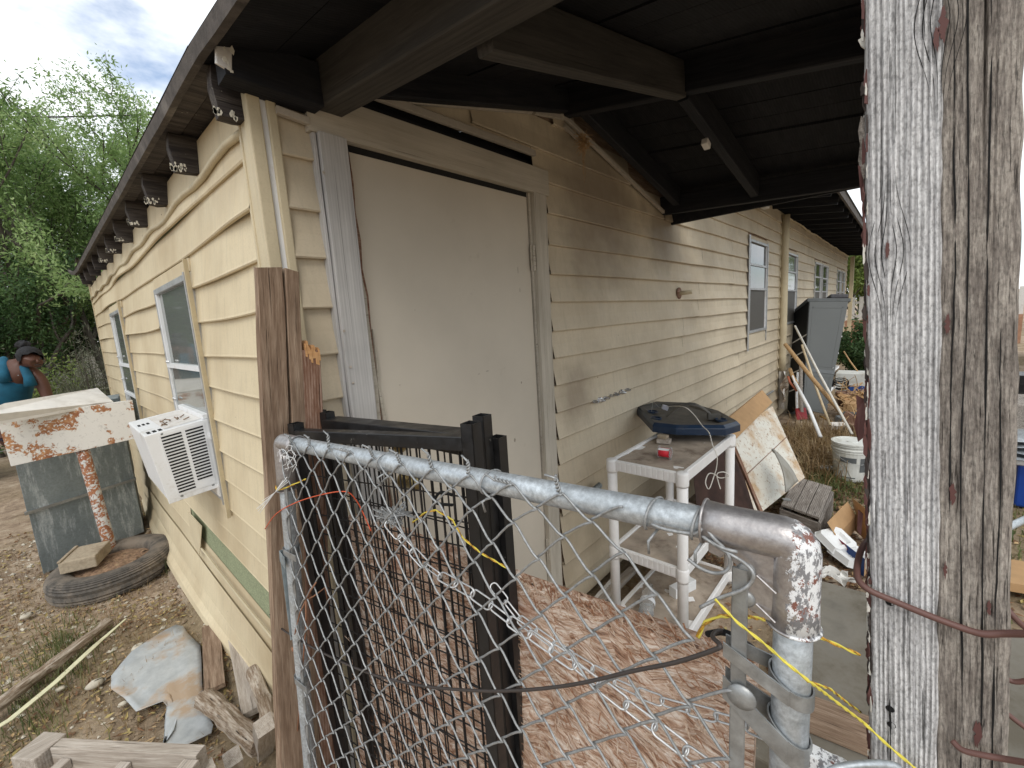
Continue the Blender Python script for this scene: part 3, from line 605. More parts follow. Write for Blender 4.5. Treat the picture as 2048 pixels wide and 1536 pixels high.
# ================================================================== THE CHAIN-LINK GATE
GL = V((-.136, -.271, 0)); GR = V((-.043, -1.300, 0)); GLEN = (GR - GL).length; GE = (GR - GL).normalized()
GN = V((GE.y, -GE.x, 0)); GN = GN if GN.x < 0 else -GN            # towards the camera
ZL, ZR = 1.446, 1.480
def G(s, z, off=0.0):
    k = s / GLEN; lean = max(0, (1.44 - z)) / 1.3 * (1 - k)
    return GL + GE * s + V((-.05 * lean, .065 * lean, z)) + GN * off
def gate_at(u, v, off=0.0): return at_pl(u, v, GL + GN * off, GN)
gate = thing('chain_link_gate', 'galvanised chain-link garden gate with a pipe frame and twisted wire tips, nearest the camera', 'gate', tuple(GL + (GR - GL) / 2))
zr = lambda s: ZL + (ZR - ZL) * s / GLEN
RR = .0165
SL_IN = .095
MB().tube([G(s, zr(s)) for s in [.0 + (GLEN - .02) * i / 12 for i in range(13)]], RR, 20).build('top_rail', M_GALV, gate, smooth=True)
MB().tube([G(0, ZL - .03 - 1.27 * i / 10) for i in range(11)], RR, 20).build('gate_stile', M_GALV, gate, smooth=True)
MB().tube([G(GLEN, ZR - .03 - 1.33 * i / 10) for i in range(11)], RR, 20).build('gate_stile', M_GALV, gate, smooth=True)
MB().tube([G(GLEN * i / 10, .17) for i in range(11)], RR, 16).build('bottom_rail', M_GALV, gate, smooth=True)
def elbow(s0, d, hl, vl, name):
    R0 = .0205; pts = [G(s0 - d * (hl - hl * i / 4), zr(s0)) for i in range(4)]
    zt = zr(s0); c = .011
    pts += [G(s0 - d * c, zt)] + [G(s0 - d * c + d * c * math.sin(a), zt - c + c * math.cos(a)) for a in (rad(22), rad(45), rad(68))] + [G(s0, zt - c)]
    pts += [G(s0, zt - c - (vl - c) * i / 3) for i in (1, 2, 3)]
    m = MB(); m.tube(pts, [R0 * 1.06] + [R0] * (len(pts) - 2) + [R0 * 1.06], 28)
    m.loop(rings(G(s0 - d * hl, zt), R0 + .0015, 28, GE), .0016, 8); m.loop(rings(G(s0, zt - vl), R0 + .0015, 28, (0, 0, 1)), .0016, 8)
    e = m.build(name, M_CAST, gate, smooth=True)
    if d > 0:
        q = MB(); q.prism([G(s0 - .012, zt - .014, .012), G(s0 - .074, zt - .016, .012), G(s0 - .074, zt - .028, .012), G(s0 - .062, zt - .031, .012), G(s0 - .057, zt - .024, .012), G(s0 - .052, zt - .031, .012), G(s0 - .048, zt - .034, .012),
                           G(s0 - .048, zt - .072, .012), G(s0 - .030, zt - .080, .012), G(s0 - .014, zt - .085, .012)], -GN * .010); fixn(q.build('elbow_web', M_CAST, e, bevel=.001))
        for zz in (.037, .067):
            MB().lathe(G(s0 - .039, zt - zz, .0115), [(.0084, 0), (.0084, .0018), (.006, .0032), (.001, .0036)], 20, GN).build('bolt', M_GALVD, e, smooth=True)
            MB().tube([G(s0 - .030, zt - zz - .002, .0125), G(s0 - .013, zt - zz - .011, .019)], .0011, 6).build('rib', M_CAST, e)
    return e
elbow(GLEN, 1, .080, .086, 'corner_elbow'); elbow(0, -1, .075, .12, 'corner_elbow')

# woven wires, one zigzag each
WW, HH = .078, .082
def zig(i):
    s0 = .008 + i * WW / 2; pts = []; z = ZL + .006; k = 0; side = i % 2       # start at the shared top node
    n = int((z - .19) / (HH / 2)); z0 = z - (HH / 2 if False else 0)
    for k in range({NW - 1: 5, NW - 2: 3, NW - 3: 2}.get(i, 0), n + 1):
        a = ((k + side) % 2)
        for t in ([0, .07, .18, .5, .82, .93] if k < n else [0]):
            f = t; xa = a + (1 - 2 * a) * f
            over = .0030 * (1 if (a == 1) else -1) if t == 0 else (.0012 * (1 if a == 1 else -1) if t < .1 else (-.0012 * (1 if a == 1 else -1) if t > .9 else 0))
            s = s0 + xa * WW / 2 + over; zz = zr(s) + .012 - (k + f) * HH / 2 + .026 * min(1, (k + f) / 2)
            o = .0175 + .0026 * (math.cos(math.pi * t) * (1 if a else -1))
            wob = mn.noise_vector(V((s * 5, zz * 5, 3))); amp = .007 + .010 * max(0, 1 - s * 4) * max(0, 1 - (1.45 - zz) * 3)
            bow = .0015 * math.sin(math.pi * t) * (1 if a else -1)
            lim = lambda q: min(max(q, .022), GLEN - .040)
            pts.append(G(lim(s + wob.x * amp), zz + wob.y * amp + bow, o + wob.z * .003 + (.002 if k == 0 and t == 0 else 0)))
    return pts
NW = int((GLEN - .048) / (WW / 2))
tips = {}
for i in range(NW):
    p = zig(i); MB().tube(p, .00175, 6).build('wire', M_WIRE, gate, smooth=True); tips.setdefault(i + (i + 1) % 2 if False else i + (1 - i % 2) , []).append(p)
for i in range(0, NW, 1):
    if i % 2 == 1: continue
    # pair (i-1, i) shares the top node at s = i*WW/2 (a = 0 for even i, k = 0)
    s = .008 + i * WW / 2
    if s < .02 or s > GLEN - .09: continue
    top = zig(i)[0]; h = .014 + R.random() * .014; lean_ = V((R.uniform(-.35, .15), R.uniform(-.15, .25), 1)).normalized() * h
    if i >= NW - 3: continue
    if i in (8, 18): lean_ = V((-.25, .9, .10)).normalized() * .025
    for ph in (0, math.pi):
        pts = []
        for k in range(17):
            t = k / 16; a = ph + t * math.pi * 4.2; ax = lean_.normalized(); u_ = ax.orthogonal().normalized(); q_ = ax.cross(u_)
            pts.append(top + lean_ * t + (u_ * math.cos(a) + q_ * math.sin(a)) * .0019)
        d = (GE * (-1 if ph else .5) * R.uniform(.6, 1) + V((-.3 * R.random(), 0, R.uniform(.1, .7)))).normalized()
        ln = .016 if ph else .005
        pts += [pts[-1] + d * ln * .4, pts[-1] + d * ln]
        MB().tube(pts, .0016, 6).build('twisted_wire_tip', M_WIRE, gate, smooth=True)
for pl in (((1303, 1048), (1332, 1059), (1382, 1067), (1400, 1062), (1404, 1050), (1398, 1042)), ((1412, 1058), (1431, 1080), (1450, 1098), (1459, 1115), (1459, 1132), (1449, 1144), (1427, 1146), (1400, 1136), (1376, 1118)),
           ((1405, 1072), (1418, 1082), (1441, 1097), (1472, 1115), (1496, 1132), (1507, 1148), (1502, 1165), (1482, 1181), (1441, 1195), (1400, 1215)), ((1418, 1080), (1445, 1096), (1475, 1104))):
    P_ = [gate_at(u, v, .019 + .002 * (i % 2)) for i, (u, v) in enumerate(pl)]; out = []
    for i in range(len(P_) - 1):
        p0, p1, p2, p3 = P_[max(i - 1, 0)], P_[i], P_[i + 1], P_[min(i + 2, len(P_) - 1)]
        for k in range(4): t = k / 4; out.append(.5 * ((2 * p1) + (p2 - p0) * t + (2 * p0 - 5 * p1 + 4 * p2 - p3) * t * t + (3 * p1 - p0 - 3 * p2 + p3) * t ** 3))
    MB().tube(out + [P_[-1]], .00185, 6).build('bent_wire', M_WIRE, gate, smooth=True)
# tie wires over the rail
for u_ in (770, 1302, 1395, 975):
    b = gate_at(u_, 900); s = (b - GL).dot(GE); c = G(s, zr(s)); r_ = RR + .003
    pts = [c + GE * (.004 * math.sin(a * .5) + .006 * a / 6) + (GN * math.cos(a) + V((0, 0, 1)) * math.sin(a)) * r_ * (1.0 + .12 * math.cos(a * 2)) for a in [-.9 + 2 * math.pi * k / 20 for k in range(20)]]
    pts += [c + GN * .024 + V((0, 0, -.022)) + GE * .004, c + GN * .017 + V((0, 0, -.04)) + GE * .002]
    MB().tube(pts, .0017, 6).build('tie_wire', M_WIRE, gate, smooth=True)
# tension bars and bands
def bar_s(s, z0, z1, w_, name, mat): return beam(name, G(s, z0, .014), G(s, z1, .014), w_, .004, mat, gate, up=GN)
bar_s(.028, .2, 1.36, .009, 'tension_bar', M_GALVD); sb = GLEN - .044
bar_s(sb, .2, 1.445, .0145, 'tension_bar', M_GALVD)
def band(s, z, d, tilt=0, hh=.016):
    c = G(s, z); m = MB(); r_ = RR + .0015; n = 24
    ax = V((0, 0, 1)) + GE * tilt; ax.normalize(); ring0 = []
    for a in [2 * math.pi * k / n for k in range(n)]:
        p = c + GE * math.cos(a) * r_ + GN * math.sin(a) * r_; p += V((0, 0, 1)) * (-(p - c).dot(ax) * 1.0 if tilt else 0); ring0.append(p)
    vs = ring0 + [p + V((0, 0, hh)) for p in ring0] + [c + (p - c) * 1.09 for p in ring0] + [c + (p - c) * 1.09 + V((0, 0, hh)) for p in ring0]
    fs = []
    for k in range(n): j = (k + 1) % n; fs += [(k, j, n + j, n + k), (2 * n + k, 3 * n + k, 3 * n + j, 2 * n + j), (n + k, n + j, 3 * n + j, 3 * n + k), (k, 2 * n + k, 2 * n + j, j)]
    m.add(vs, fs)
    if d:
        for o in (r_ + .001, -r_ - .001):
            a = c + GN * o + V((0, 0, tilt * 0)); b = c - GE * d * (.058) + GN * (o * .35 + .010) + V((0, 0, tilt * .055))
            m.prism([a, b, b + V((0, 0, hh)), a + V((0, 0, hh))], GN * .0018)
    return m.build('tension_band', M_GALVD, gate)
for z in (1.16, .80, .45): band(0, z, -.35 if False else -1)
zb1 = gate_at(1587, 1385).z; band(GLEN, zb1, 1, .45, .016); band(GLEN, zb1 - .4, 1)
zb2 = gate_at(1587, 1500).z
latch = band(GLEN, zb2, 1, .75, .026)
MB().lathe(G(sb + .004, zb2 + .052, .018), [(.0135, 0), (.0135, .0018), (.010, .003), (.009, .0042), (.003, .0046)], 20, GN).build('carriage_bolt', M_GALVD, latch, smooth=True)
c = G(GLEN + .040, zb2 - .004, .004)
m = MB(); m.lathe(c + V((0, 0, -.03)), [(.0135, 0), (.0145, .008), (.0145, .03), (.017, .033), (.017, .037), (.013, .042), (.006, .045)], 22); m.mm(G(GLEN + .012, zb2 - .012, -.008), G(GLEN + .040, zb2 + .010, .010))
fixn(m.build('hinge_eye', M_CAST, latch, smooth=False))
MB().loop([c + V((.0, 0, .02)) + GE * (.018 + .026 * math.cos(a)) + V((0, 0, 1)) * .008 * math.sin(a) + GN * -.02 * math.cos(a) for a in [2 * math.pi * k / 18 for k in range(18)]], .0032, 8).build('hinge_loop', M_GALV, latch, smooth=True)
m = MB(); m.lathe(G(GLEN + .062, zb2 - .01, -.004), [(.008, -.012), (.011, 0), (.009, .012), (.003, .018)], 12); m.build('hinge_pin', M_CAST, latch, smooth=True)
# latch plate bent round the left stile
zc = gate_at(545, 1080).z
m = MB(); m.prism([G(-.022, zc - .012, .02), G(-.022, zc + .016, .02), G(.012, zc + .010, .024), G(.012, zc - .022, .024)], GN * .0015); m.prism([G(-.024, zc + .014, -.03), G(-.024, zc + .016, .02), G(-.024, zc - .24, .012), G(-.024, zc - .24, -.004)], GE * .0015)
m.build('bent_latch_plate', M_STEELBOX, gate)

# ================================================================== chains, strings, cables on the gate
def chain(name, path, label, lk, wr, r_):
    # path: list of world points, link by link
    P_ = [V(p) for p in path]; seg = []; 
    for a, b in zip(P_[:-1], P_[1:]): seg.append((b - a).length)
    tot = sum(seg); n = int(tot / (lk * .86)); t_ = thing(name, label, 'chain', tuple(P_[0]))
    def at(d):
        for (a, b), l_ in zip(zip(P_[:-1], P_[1:]), seg):
            if d <= l_: return a + (b - a) * (d / l_)
            d -= l_
        return P_[-1]
    for i in range(n):
        a = at(tot * i / n); b = at(tot * (i + 1) / n); dr = (b - a).normalized(); c_ = (a + b) / 2
        side = dr.cross(GN).normalized(); ang = (R.random() - .5) * .6 + (0 if i % 2 else .9); w_ = (side * math.cos(ang) + GN * math.sin(ang)); h_ = lk / 2
        pts = []
        for k in range(9): an = -math.pi / 2 + math.pi * k / 8; pts.append(c_ + dr * (h_ - wr + wr * math.cos(an)) + w_ * wr * math.sin(an))
        for k in range(9): an = math.pi / 2 + math.pi * k / 8; pts.append(c_ + dr * (-(h_ - wr) + wr * math.cos(an)) + w_ * wr * math.sin(an))
        m = MB(); m.loop(pts, r_, 7)
        m.loop([b + dr * .0005 + (w_ * math.cos(x) + dr.cross(w_) * math.sin(x)) * wr * .62 for x in [2 * math.pi * q / 10 for q in range(10)]], r_ * .9, 6)
        m.build('link', M_CHAIN, t_, smooth=True)
    return t_
chain('chain', [gate_at(u, v, -.004) for u, v in ((775, 1045), (800, 1075), (860, 1140), (960, 1195), (1010, 1235), (1150, 1330), (1240, 1400), (1370, 1500), (1440, 1550))],
      'bright zinc wire-link chain slanting down the middle of the chain-link gate, the nearer strand', .044, .0078, .00150)
chain('chain', [gate_at(u, v, -.045) for u, v in ((985, 1170), (1040, 1240), (1110, 1290), (1170, 1330), (1250, 1375), (1330, 1405), (1440, 1435), (1500, 1452), (1560, 1480))],
      'second, farther strand of zinc wire-link chain hanging just in front of the strand board', .038, .0066, .00135)
m = MB()
for k in range(26):
    c_ = gate_at(790 + R.uniform(-30, 30), 1030 + R.uniform(-12, 12), -.01 + R.uniform(-.01, .01)); d = V((R.uniform(-1, 1), R.uniform(-1, 1), R.uniform(-.4, .4))).normalized(); m.loop([c_ + d * (.016 * math.cos(a)) + d.cross(V((.3, .1, 1))).normalized() * .005 * math.sin(a) for a in [2 * math.pi * q / 14 for q in range(14)]], .0011, 6)
tag(m.build('chain_bundle', M_WIRE), 'tangled knot of loose wire links hooked on the mesh below the top rail', 'wire knot', kind=None)
def strand(name, pts, r, mat, label, cat, n=6, sub=4):
    P_ = [V(p) for p in pts]; out = []
    for i in range(len(P_) - 1):
        p0, p1, p2, p3 = P_[max(i - 1, 0)], P_[i], P_[i + 1], P_[min(i + 2, len(P_) - 1)]
        for k in range(sub):
            t = k / sub; out.append(.5 * ((2 * p1) + (p2 - p0) * t + (2 * p0 - 5 * p1 + 4 * p2 - p3) * t * t + (3 * p1 - p0 - 3 * p2 + p3) * t ** 3))
    out.append(P_[-1]); return tag(MB().tube(out, r, n).build(name, mat, smooth=True), label, cat)
strand('cable', [gate_at(u, v, .026) for u, v in ((540, 1228), (560, 1255), (625, 1295), (726, 1342), (823, 1368), (927, 1380), (1033, 1381), (1147, 1369), (1266, 1342), (1350, 1325), (1430, 1299))] +
       [gate_at(1440, 1290, .024), gate_at(1425, 1272, .01), gate_at(1445, 1262, -.01), gate_at(1500, 1290, -.02), gate_at(1530, 1320, -.03)], .0024, M_CABLE, 'thin brown-black cable drooping across the front of the chain-link gate', 'cable', 8)
strand('cord', [gate_at(1415, 1268, -.02), gate_at(1450, 1265, -.01), gate_at(1480, 1290, -.012), gate_at(1484, 1350, -.016), gate_at(1474, 1420, -.02), gate_at(1472, 1485, -.02)], .0035, M_VENT, 'black rubber cord looped behind the right end of the gate mesh', 'cord')
def twine(name, pts, r, mats, label, cat):
    P_ = [V(p) for p in pts]; t_ = thing(name, label, cat, tuple(P_[0]))
    for ph, mt in zip((0, math.pi), mats):
        out = []; d = 0
        for i in range(len(P_) - 1):
            a, b = P_[i], P_[i + 1]; n = max(2, int((b - a).length / (r * 3.2)))
            dr = (b - a).normalized(); u_ = dr.orthogonal().normalized(); q_ = dr.cross(u_)
            for k in range(n): d += (b - a).length / n; an = ph + d / (r * 5.5); out.append(a + (b - a) * (k / n) + (u_ * math.cos(an) + q_ * math.sin(an)) * r * .8)
        out.append(P_[-1]); MB().tube(out, r, 5).build('strand', mt, t_, smooth=True)
    return t_
twine('twine', [gate_at(1430, 1198, .024), gate_at(1475, 1245, .03), at_d(1530, 1288, .395), at_d(1575, 1328, .372), at_d(1620, 1364, .372), at_d(1665, 1398, .40), at_x(1728, 1446, .0), at_x(1775, 1490, .0), at_x(1840, 1545, .0)], .0009, (M_YEL, M_YEL), 'bright yellow twine running from the mesh across the pipe to the weathered post', 'twine')
twine('twine', [at_d(1615, 1362, .374), at_d(1660, 1378, .40), at_d(1690, 1402, .43), at_x(1722, 1425, .03)], .0008, (M_YEL, M_YELD), 'short loose end of yellow twine between the gate pipe and the post', 'twine')
twine('twine', [at_d(1395, 1275, .75), at_d(1410, 1245, .75), at_d(1440, 1232, .75), at_d(1500, 1234, .8), at_d(1560, 1245, .9), at_d(1640, 1275, .9), at_d(1720, 1310, .9)], .0022, (M_YELD, M_YEL), 'black and orange twine stretched low behind the gate towards the post', 'twine')
twine('twine', [gate_at(825, 1045, -.02), gate_at(850, 1025, -.02), gate_at(872, 1020, -.02), gate_at(905, 1040, -.02), gate_at(925, 1075, -.018), gate_at(960, 1105, -.018), gate_at(1018, 1138, -.018)], .0011, (M_YELD, M_YEL), 'frayed yellow and black twine tied round the black panel post', 'twine')
twine('twine', [G(-.02, 1.335, .016), G(0, 1.331, .024), G(.03, 1.34, .022), G(.06, 1.352, .02), G(.10, 1.37, .0)], .0011, (M_YEL, M_YELD), 'yellow twine wrapped round the left corner of the gate', 'twine')
strand('wire', [gate_at(530, 1058, .02), gate_at(552, 1028, .024), gate_at(590, 1006, .026), gate_at(640, 990, .022), gate_at(690, 983, .015), gate_at(712, 1000, .0), gate_at(728, 1030, -.01), gate_at(742, 1062, -.01)], .0012, M_ORANGE, 'thin orange wire looped over the left pipe of the gate', 'wire')
for k, (a, b) in enumerate((((560, 905), (520, 1020)), ((575, 915), (512, 1010)), ((568, 930), (528, 1000)))):
    pass
m = MB()
for k in range(7):
    e = gate_at(516 + R.uniform(-3, 12), 1022 + R.uniform(-26, 4), .03); m.tube([gate_at(572 + R.uniform(-6, 6), 958 + R.uniform(-5, 5), .028), gate_at(550, 985, .032 + R.random() * .004), e], .0007, 4)
for k in range(6):
    c_ = gate_at(575 + R.uniform(-12, 12), 910 + R.uniform(-10, 35), .03); m.tube([c_ + V((R.uniform(-.004, .004), .03 * math.cos(a) * R.uniform(.6, 1), .02 * math.sin(a * .9))) for a in [i * .55 for i in range(10)]], .0007, 4)
tag(m.build('string', M_FOAM), 'frayed white string knotted at the top left corner of the gate', 'string')
m = MB(); cc = gate_at(612, 1200, .026)
m.tube([cc, gate_at(600, 1225, .03), gate_at(591, 1262, .03), gate_at(587, 1290, .03)], .0018, 6); m.tube([cc, gate_at(612, 1250, .028), gate_at(604, 1350, .028), gate_at(592, 1500, .026), gate_at(590, 1560, .026)], .0018, 6); m.tube([cc, gate_at(622, 1180, .03), gate_at(632, 1165, .03)], .0018, 6)
m.tube([cc, gate_at(628, 1192, .02), gate_at(650, 1175, .005), gate_at(655, 1200, -.01)], .0018, 6); m.lathe(gate_at(587, 1296, .03) - V((0, 0, .01)), [(.003, 0), (.005, .004), (.005, .012)], 8)
tag(m.build('wire', M_COPPER, smooth=True), 'rusty brown wire knotted and hanging down beside the left gate pipe', 'wire')

# ================================================================== weathered double post at the right
post = thing('wooden_post', 'tall weathered grey double post at the right, peeling at its left edge', 'post', (.06, -1.38, 0))
def plank_post(y0, y1, x0, th, mat, lean, nm, seed, groove):
    Lz = 2.31; nz, ny = 440, 34; Mf = Matrix(((0, 0, -1, 0), (0, -1, 0, 0), (-1, 0, 0, 0), (0, 0, 0, 1)))
    base = V((x0, (y0 + y1) / 2, 0)); ax = V((0, lean, 1)).normalized(); wd = abs(y1 - y0)
    yv = V((0, -1, 0)) - ax * ax.dot(V((0, -1, 0))); yv.normalize(); zv = ax.cross(yv)     # front = -x
    if zv.x > 0: zv = -zv
    fr = Matrix(((ax.x, yv.x, zv.x, base.x), (ax.y, yv.y, zv.y, base.y), (ax.z, yv.z, zv.z, base.z), (0, 0, 0, 1)))
    prof = [(-wd / 2, -th)] + [(-wd / 2, -th * (1 - k / 3)) for k in range(1, 3)] + [(-wd / 2 + wd * k / ny, 0) for k in range(ny + 1)] + [(wd / 2, -th * k / 3) for k in range(1, 4)]
    m = MB(); P_ = len(prof)
    for i in range(nz + 1):
        x = Lz * i / nz
        for j, (y, z) in enumerate(prof):
            g = 0; dy = 0
            if 2 < j < 4 + ny:
                t = (y / wd + .5); warp = .10 * mn.noise(V((x * 1.2, seed, t)))
                g = -groove * (.25 * abs(math.sin((t + warp) * math.pi * 13)) + 1.1 * mn.noise(V((x * 2.2, t * 26, seed)))) - .0015 * mn.noise(V((x * 30, t * 9, seed)))
                g -= .006 * (max(0, 1 - t * 14) ** 2 + max(0, 1 - (1 - t) * 14) ** 2)
                ck = mn.noise(V((x * .8, seed * 3, 0))) * .12 + .62; g -= .010 * max(0, 1 - abs(t - ck) * 45) * max(0, min(1, mn.noise(V((x * 1.1, seed, 9))) * 4 + .6))
            else: dy = .0016 * mn.noise(V((x * 31, j * .7, seed)))
            e = (.0016 * mn.noise(V((x * 27.3, seed, 5 if y < 0 else 8))) + .0016 * mn.noise(V((x * 9.1, seed, 2 if y < 0 else 3)))) * (1 if abs(y) > wd * .45 else 0)
            m.v.append((x, y + e + dy, z + g))
    for i in range(nz):
        for j in range(P_): k = (j + 1) % P_; m.f.append((i * P_ + j, i * P_ + k, (i + 1) * P_ + k, (i + 1) * P_ + j))
    m.f += [tuple(range(P_)), tuple(range(nz * P_, nz * P_ + P_))[::-1]]
    return fixn(m.build(nm, mat, post, frame=fr)), fr
LEAN = .052; dy0 = -LEAN * 1.70
pa, fa = plank_post(-1.3375 + dy0, -1.3860 + dy0, .010, .09, M_GREY, LEAN, 'post_board', 2.3, .0010)
pb, fb = plank_post(-1.3885 + dy0, -1.4300 + dy0 - .004, .013, .09, M_GREYB, LEAN + .004, 'post_board', 6.1, .0008)
M_FLAKEP = plain('maroon_paint_flake', (.105, .045, .04), .7); M_FLAKEW = plain('white_paint_flake', (.62, .60, .55), .8)
M_FLAKED = plain('dark_rotten_edge', (.05, .04, .036), .9)
for mt, nn, sz in ((M_FLAKEP, 420, .0075), (M_FLAKEW, 420, .0045), (M_FLAKED, 420, .007)):
    m = MB()
    for k in range(nn):
        x = R.uniform(.7, 2.3); big = R.random() < .05
        if mn.noise(V((x * 5.0, 4 if mt is M_FLAKEP else 9, 0))) < -.15 and R.random() < .75: continue
        s1, s2 = sz * R.uniform(.5, 2.2) * (1.8 if big else 1), sz * R.uniform(.12, .34) * (1.8 if big else 1); yc = -.0243 + R.uniform(.0022, -.0016); zc_ = R.uniform(-.03, .0005); q = R.uniform(-1, 1); tl = R.uniform(-1, 1)
        pl = [fa @ V((x + s1 * a, yc - s2 * b * .7, zc_ + s2 * b * tl)) for a, b in ((-.8 + .3 * q, -.6), (.1, -1.2), (.5, -.5), (1, .1 * q), (.3, .9), (-.1, .5), (-.6, .7))]
        m.prism(pl, V((0, .0006, -.0002)))
    tag(m.build('paint_flakes', mt, post), kind='stuff')
for pts_, mt in ((((1712, 790), (1729, 800), (1731, 872), (1716, 884), (1708, 850), (1714, 820)), M_FLAKEP), (((1722, 232), (1738, 240), (1737, 300), (1740, 345), (1727, 360), (1716, 322), (1720, 290), (1716, 262)), M_GREYB), (((1716, 80), (1728, 72), (1737, 84), (1731, 98), (1722, 92)), M_FLAKEW), (((1716, 330), (1730, 338), (1734, 420), (1722, 400)), M_FLAKEP), (((1716, 1020), (1726, 1030), (1722, 1072), (1714, 1060)), M_FLAKEP)):
    fixn(MB().prism([at_x(u, v, .016 + .003 * (i % 2)) for i, (u, v) in enumerate(pts_)], (.0025, 0, 0)).build('loose_flake', mt, post))
for fr, yy, x0, x1 in ((fb, -.006, .8, 2.28), (fb, .006, .75, 2.28), (fb, -.013, 1.5, 2.28), (fb, .0135, .75, 1.7), (fa, .012, 1.9, 2.28), (fa, -.008, .75, 1.35), (fa, .0185, .75, 1.25)):
    n_c = 60; MB().tube([fr @ V((x0 + (x1 - x0) * i / n_c, yy + .0022 * mn.noise(V((i * .13, yy * 900, 0))) + .0006 * mn.noise(V((i * .9, yy * 300, 4))), .0002)) for i in range(n_c + 1)], [.0009 * max(.15, .6 + .8 * mn.noise(V((i * .3, yy * 500, 7)))) * min(1, i / 6 + .1, (n_c - i) / 6 + .1) for i in range(n_c + 1)], 5).build('crack', M_VENT, post)
for (u, v, hw) in ((1778, 505, .011), (1880, 40, .012)):
    k0 = fa.inverted() @ at_x(u, v, .010)
    for side in (-1, 1):
        for j in range(3):
            off = hw * (.35 + .28 * j); MB().tube([fa @ V((k0.x + x_, k0.y + side * (off * math.exp(-(x_ / (.022 + .008 * j)) ** 2) + .0012 * j + .001), .0001)) for x_ in [(-.075 + .15 * q / 30) for q in range(31)]], [.00028 * math.sin(math.pi * max(.03, min(.97, q / 30))) for q in range(31)], 5).build('grain_crack', M_VENT, post)
mk = MB()     # patches of old maroon paint left on the faces
def patch(fr, x, y, s, mat, seed):
    n = 22; pts = [fr @ V((x + s * 2.0 * math.cos(a) * (1 + .9 * mn.noise(V((math.cos(a) * 2.3, math.sin(a) * 2.3, seed)))), y + s * .38 * math.sin(a) * (1 + .9 * mn.noise(V((math.cos(a) * 3.3, math.sin(a) * 3.3, seed + 5)))), .0010)) for a in [2 * math.pi * k / n for k in range(n)]]
    m = MB(); m.prism(pts, V((-.0009, 0, 0))); return fixn(m.build('paint_patch', mat, post))
for k, (u, v, s, f) in enumerate(((1885, 55, .006, fa), (1873, 80, .004, fa), (1775, 500, .0035, fa), (1895, 650, .004, fb), (1905, 985, .0045, fb), (1955, 1465, .006, fb), (1890, 1140, .003, fb), (1978, 1215, .003, fb))):
    p = f.inverted() @ at_x(u, v, .012); patch(f, p.x, p.y, s, M_FLAKEP, k)
for (u, v) in ((1780, 1205), (1780, 1418), (1783, 1450)):
    p = at_x(u, v, .010); MB().lathe(p, [(.0035, 0), (.003, .0006), (.0012, -.002)], 9, (-1, 0, 0)).build('nail_hole', M_VENT, post)
strand('wire', [at_x(1740, 1075, .09), at_x(1722, 1100, .05), at_x(1714, 1150, .012), at_x(1735, 1178, .001), at_x(1790, 1203, .003), at_x(1860, 1232, .002), at_x(1930, 1258, .002), at_x(1968, 1268, .001), at_x(2010, 1267, .0), at_x(2070, 1268, -.01)], .0029, M_BRWIRE, 'thick maroon wire wrapped round the weathered post', 'wire', 8)
strand('wire', [at_x(1905, 1482, .006), at_x(1925, 1500, .002), at_x(1965, 1510, .001), at_x(2010, 1518, .0), at_x(2070, 1528, -.01)], .0026, M_BRWIRE, 'short maroon wire stub nailed low on the weathered post', 'wire', 8)
strand('wire', [at_x(2000, 1195, .06), at_x(2020, 1225, .05), at_x(2050, 1255, .05), at_x(2080, 1270, .05)], .0024, M_BRWIRE, 'maroon wire with white paint bits at the right edge, upper one', 'wire', 8)
strand('wire', [at_x(2002, 1345, .05), at_x(2022, 1362, .05), at_x(2050, 1362, .05), at_x(2080, 1350, .05)], .0022, M_BRWIRE, 'maroon wire loop at the right edge beside the post, middle one', 'wire', 8)
strand('wire', [at_x(2004, 1418, .05), at_x(2030, 1440, .05), at_x(2070, 1470, .05)], .0022, M_BRWIRE, 'maroon wire crossing the lower right corner, lowest one', 'wire', 8)

# ================================================================== broken picket at the house corner
pk = thing('fence_picket', 'broken brown fence picket with a split top in front of the house corner', 'picket', (-.2, -.15, 0))
beam('board', (-.245, -.150, 0), (-.072, -.150, 1.872), .060, .030, M_BROWN, pk, (0, -1, 0), rough=.0035, seg=60)
beam('board', (-.185, -.152, 0), (-.019, -.152, 1.868), .034, .030, M_BROWN, pk, (0, -1, 0), rough=.0035, seg=60)
beam('board', (-.155, -.153, 0), (-.006, -.153, 1.655), .066, .028, M_BROKEN, pk, (0, -1, 0), rough=.003, seg=50)
m = MB()
for k in range(9):
    x = -.014 + k * .0042; z = 1.668 + .010 * math.sin(k * 1.7) - k * .0028; m.prism([(x, -.168, z - .03), (x + .0048, -.168, z - .032), (x + .0055, -.168, z + .003 * (k % 2)), (x + .001, -.168, z + .006)], (0, .03, 0))
fixn(m.build('split_end', M_RAWWOOD, pk))

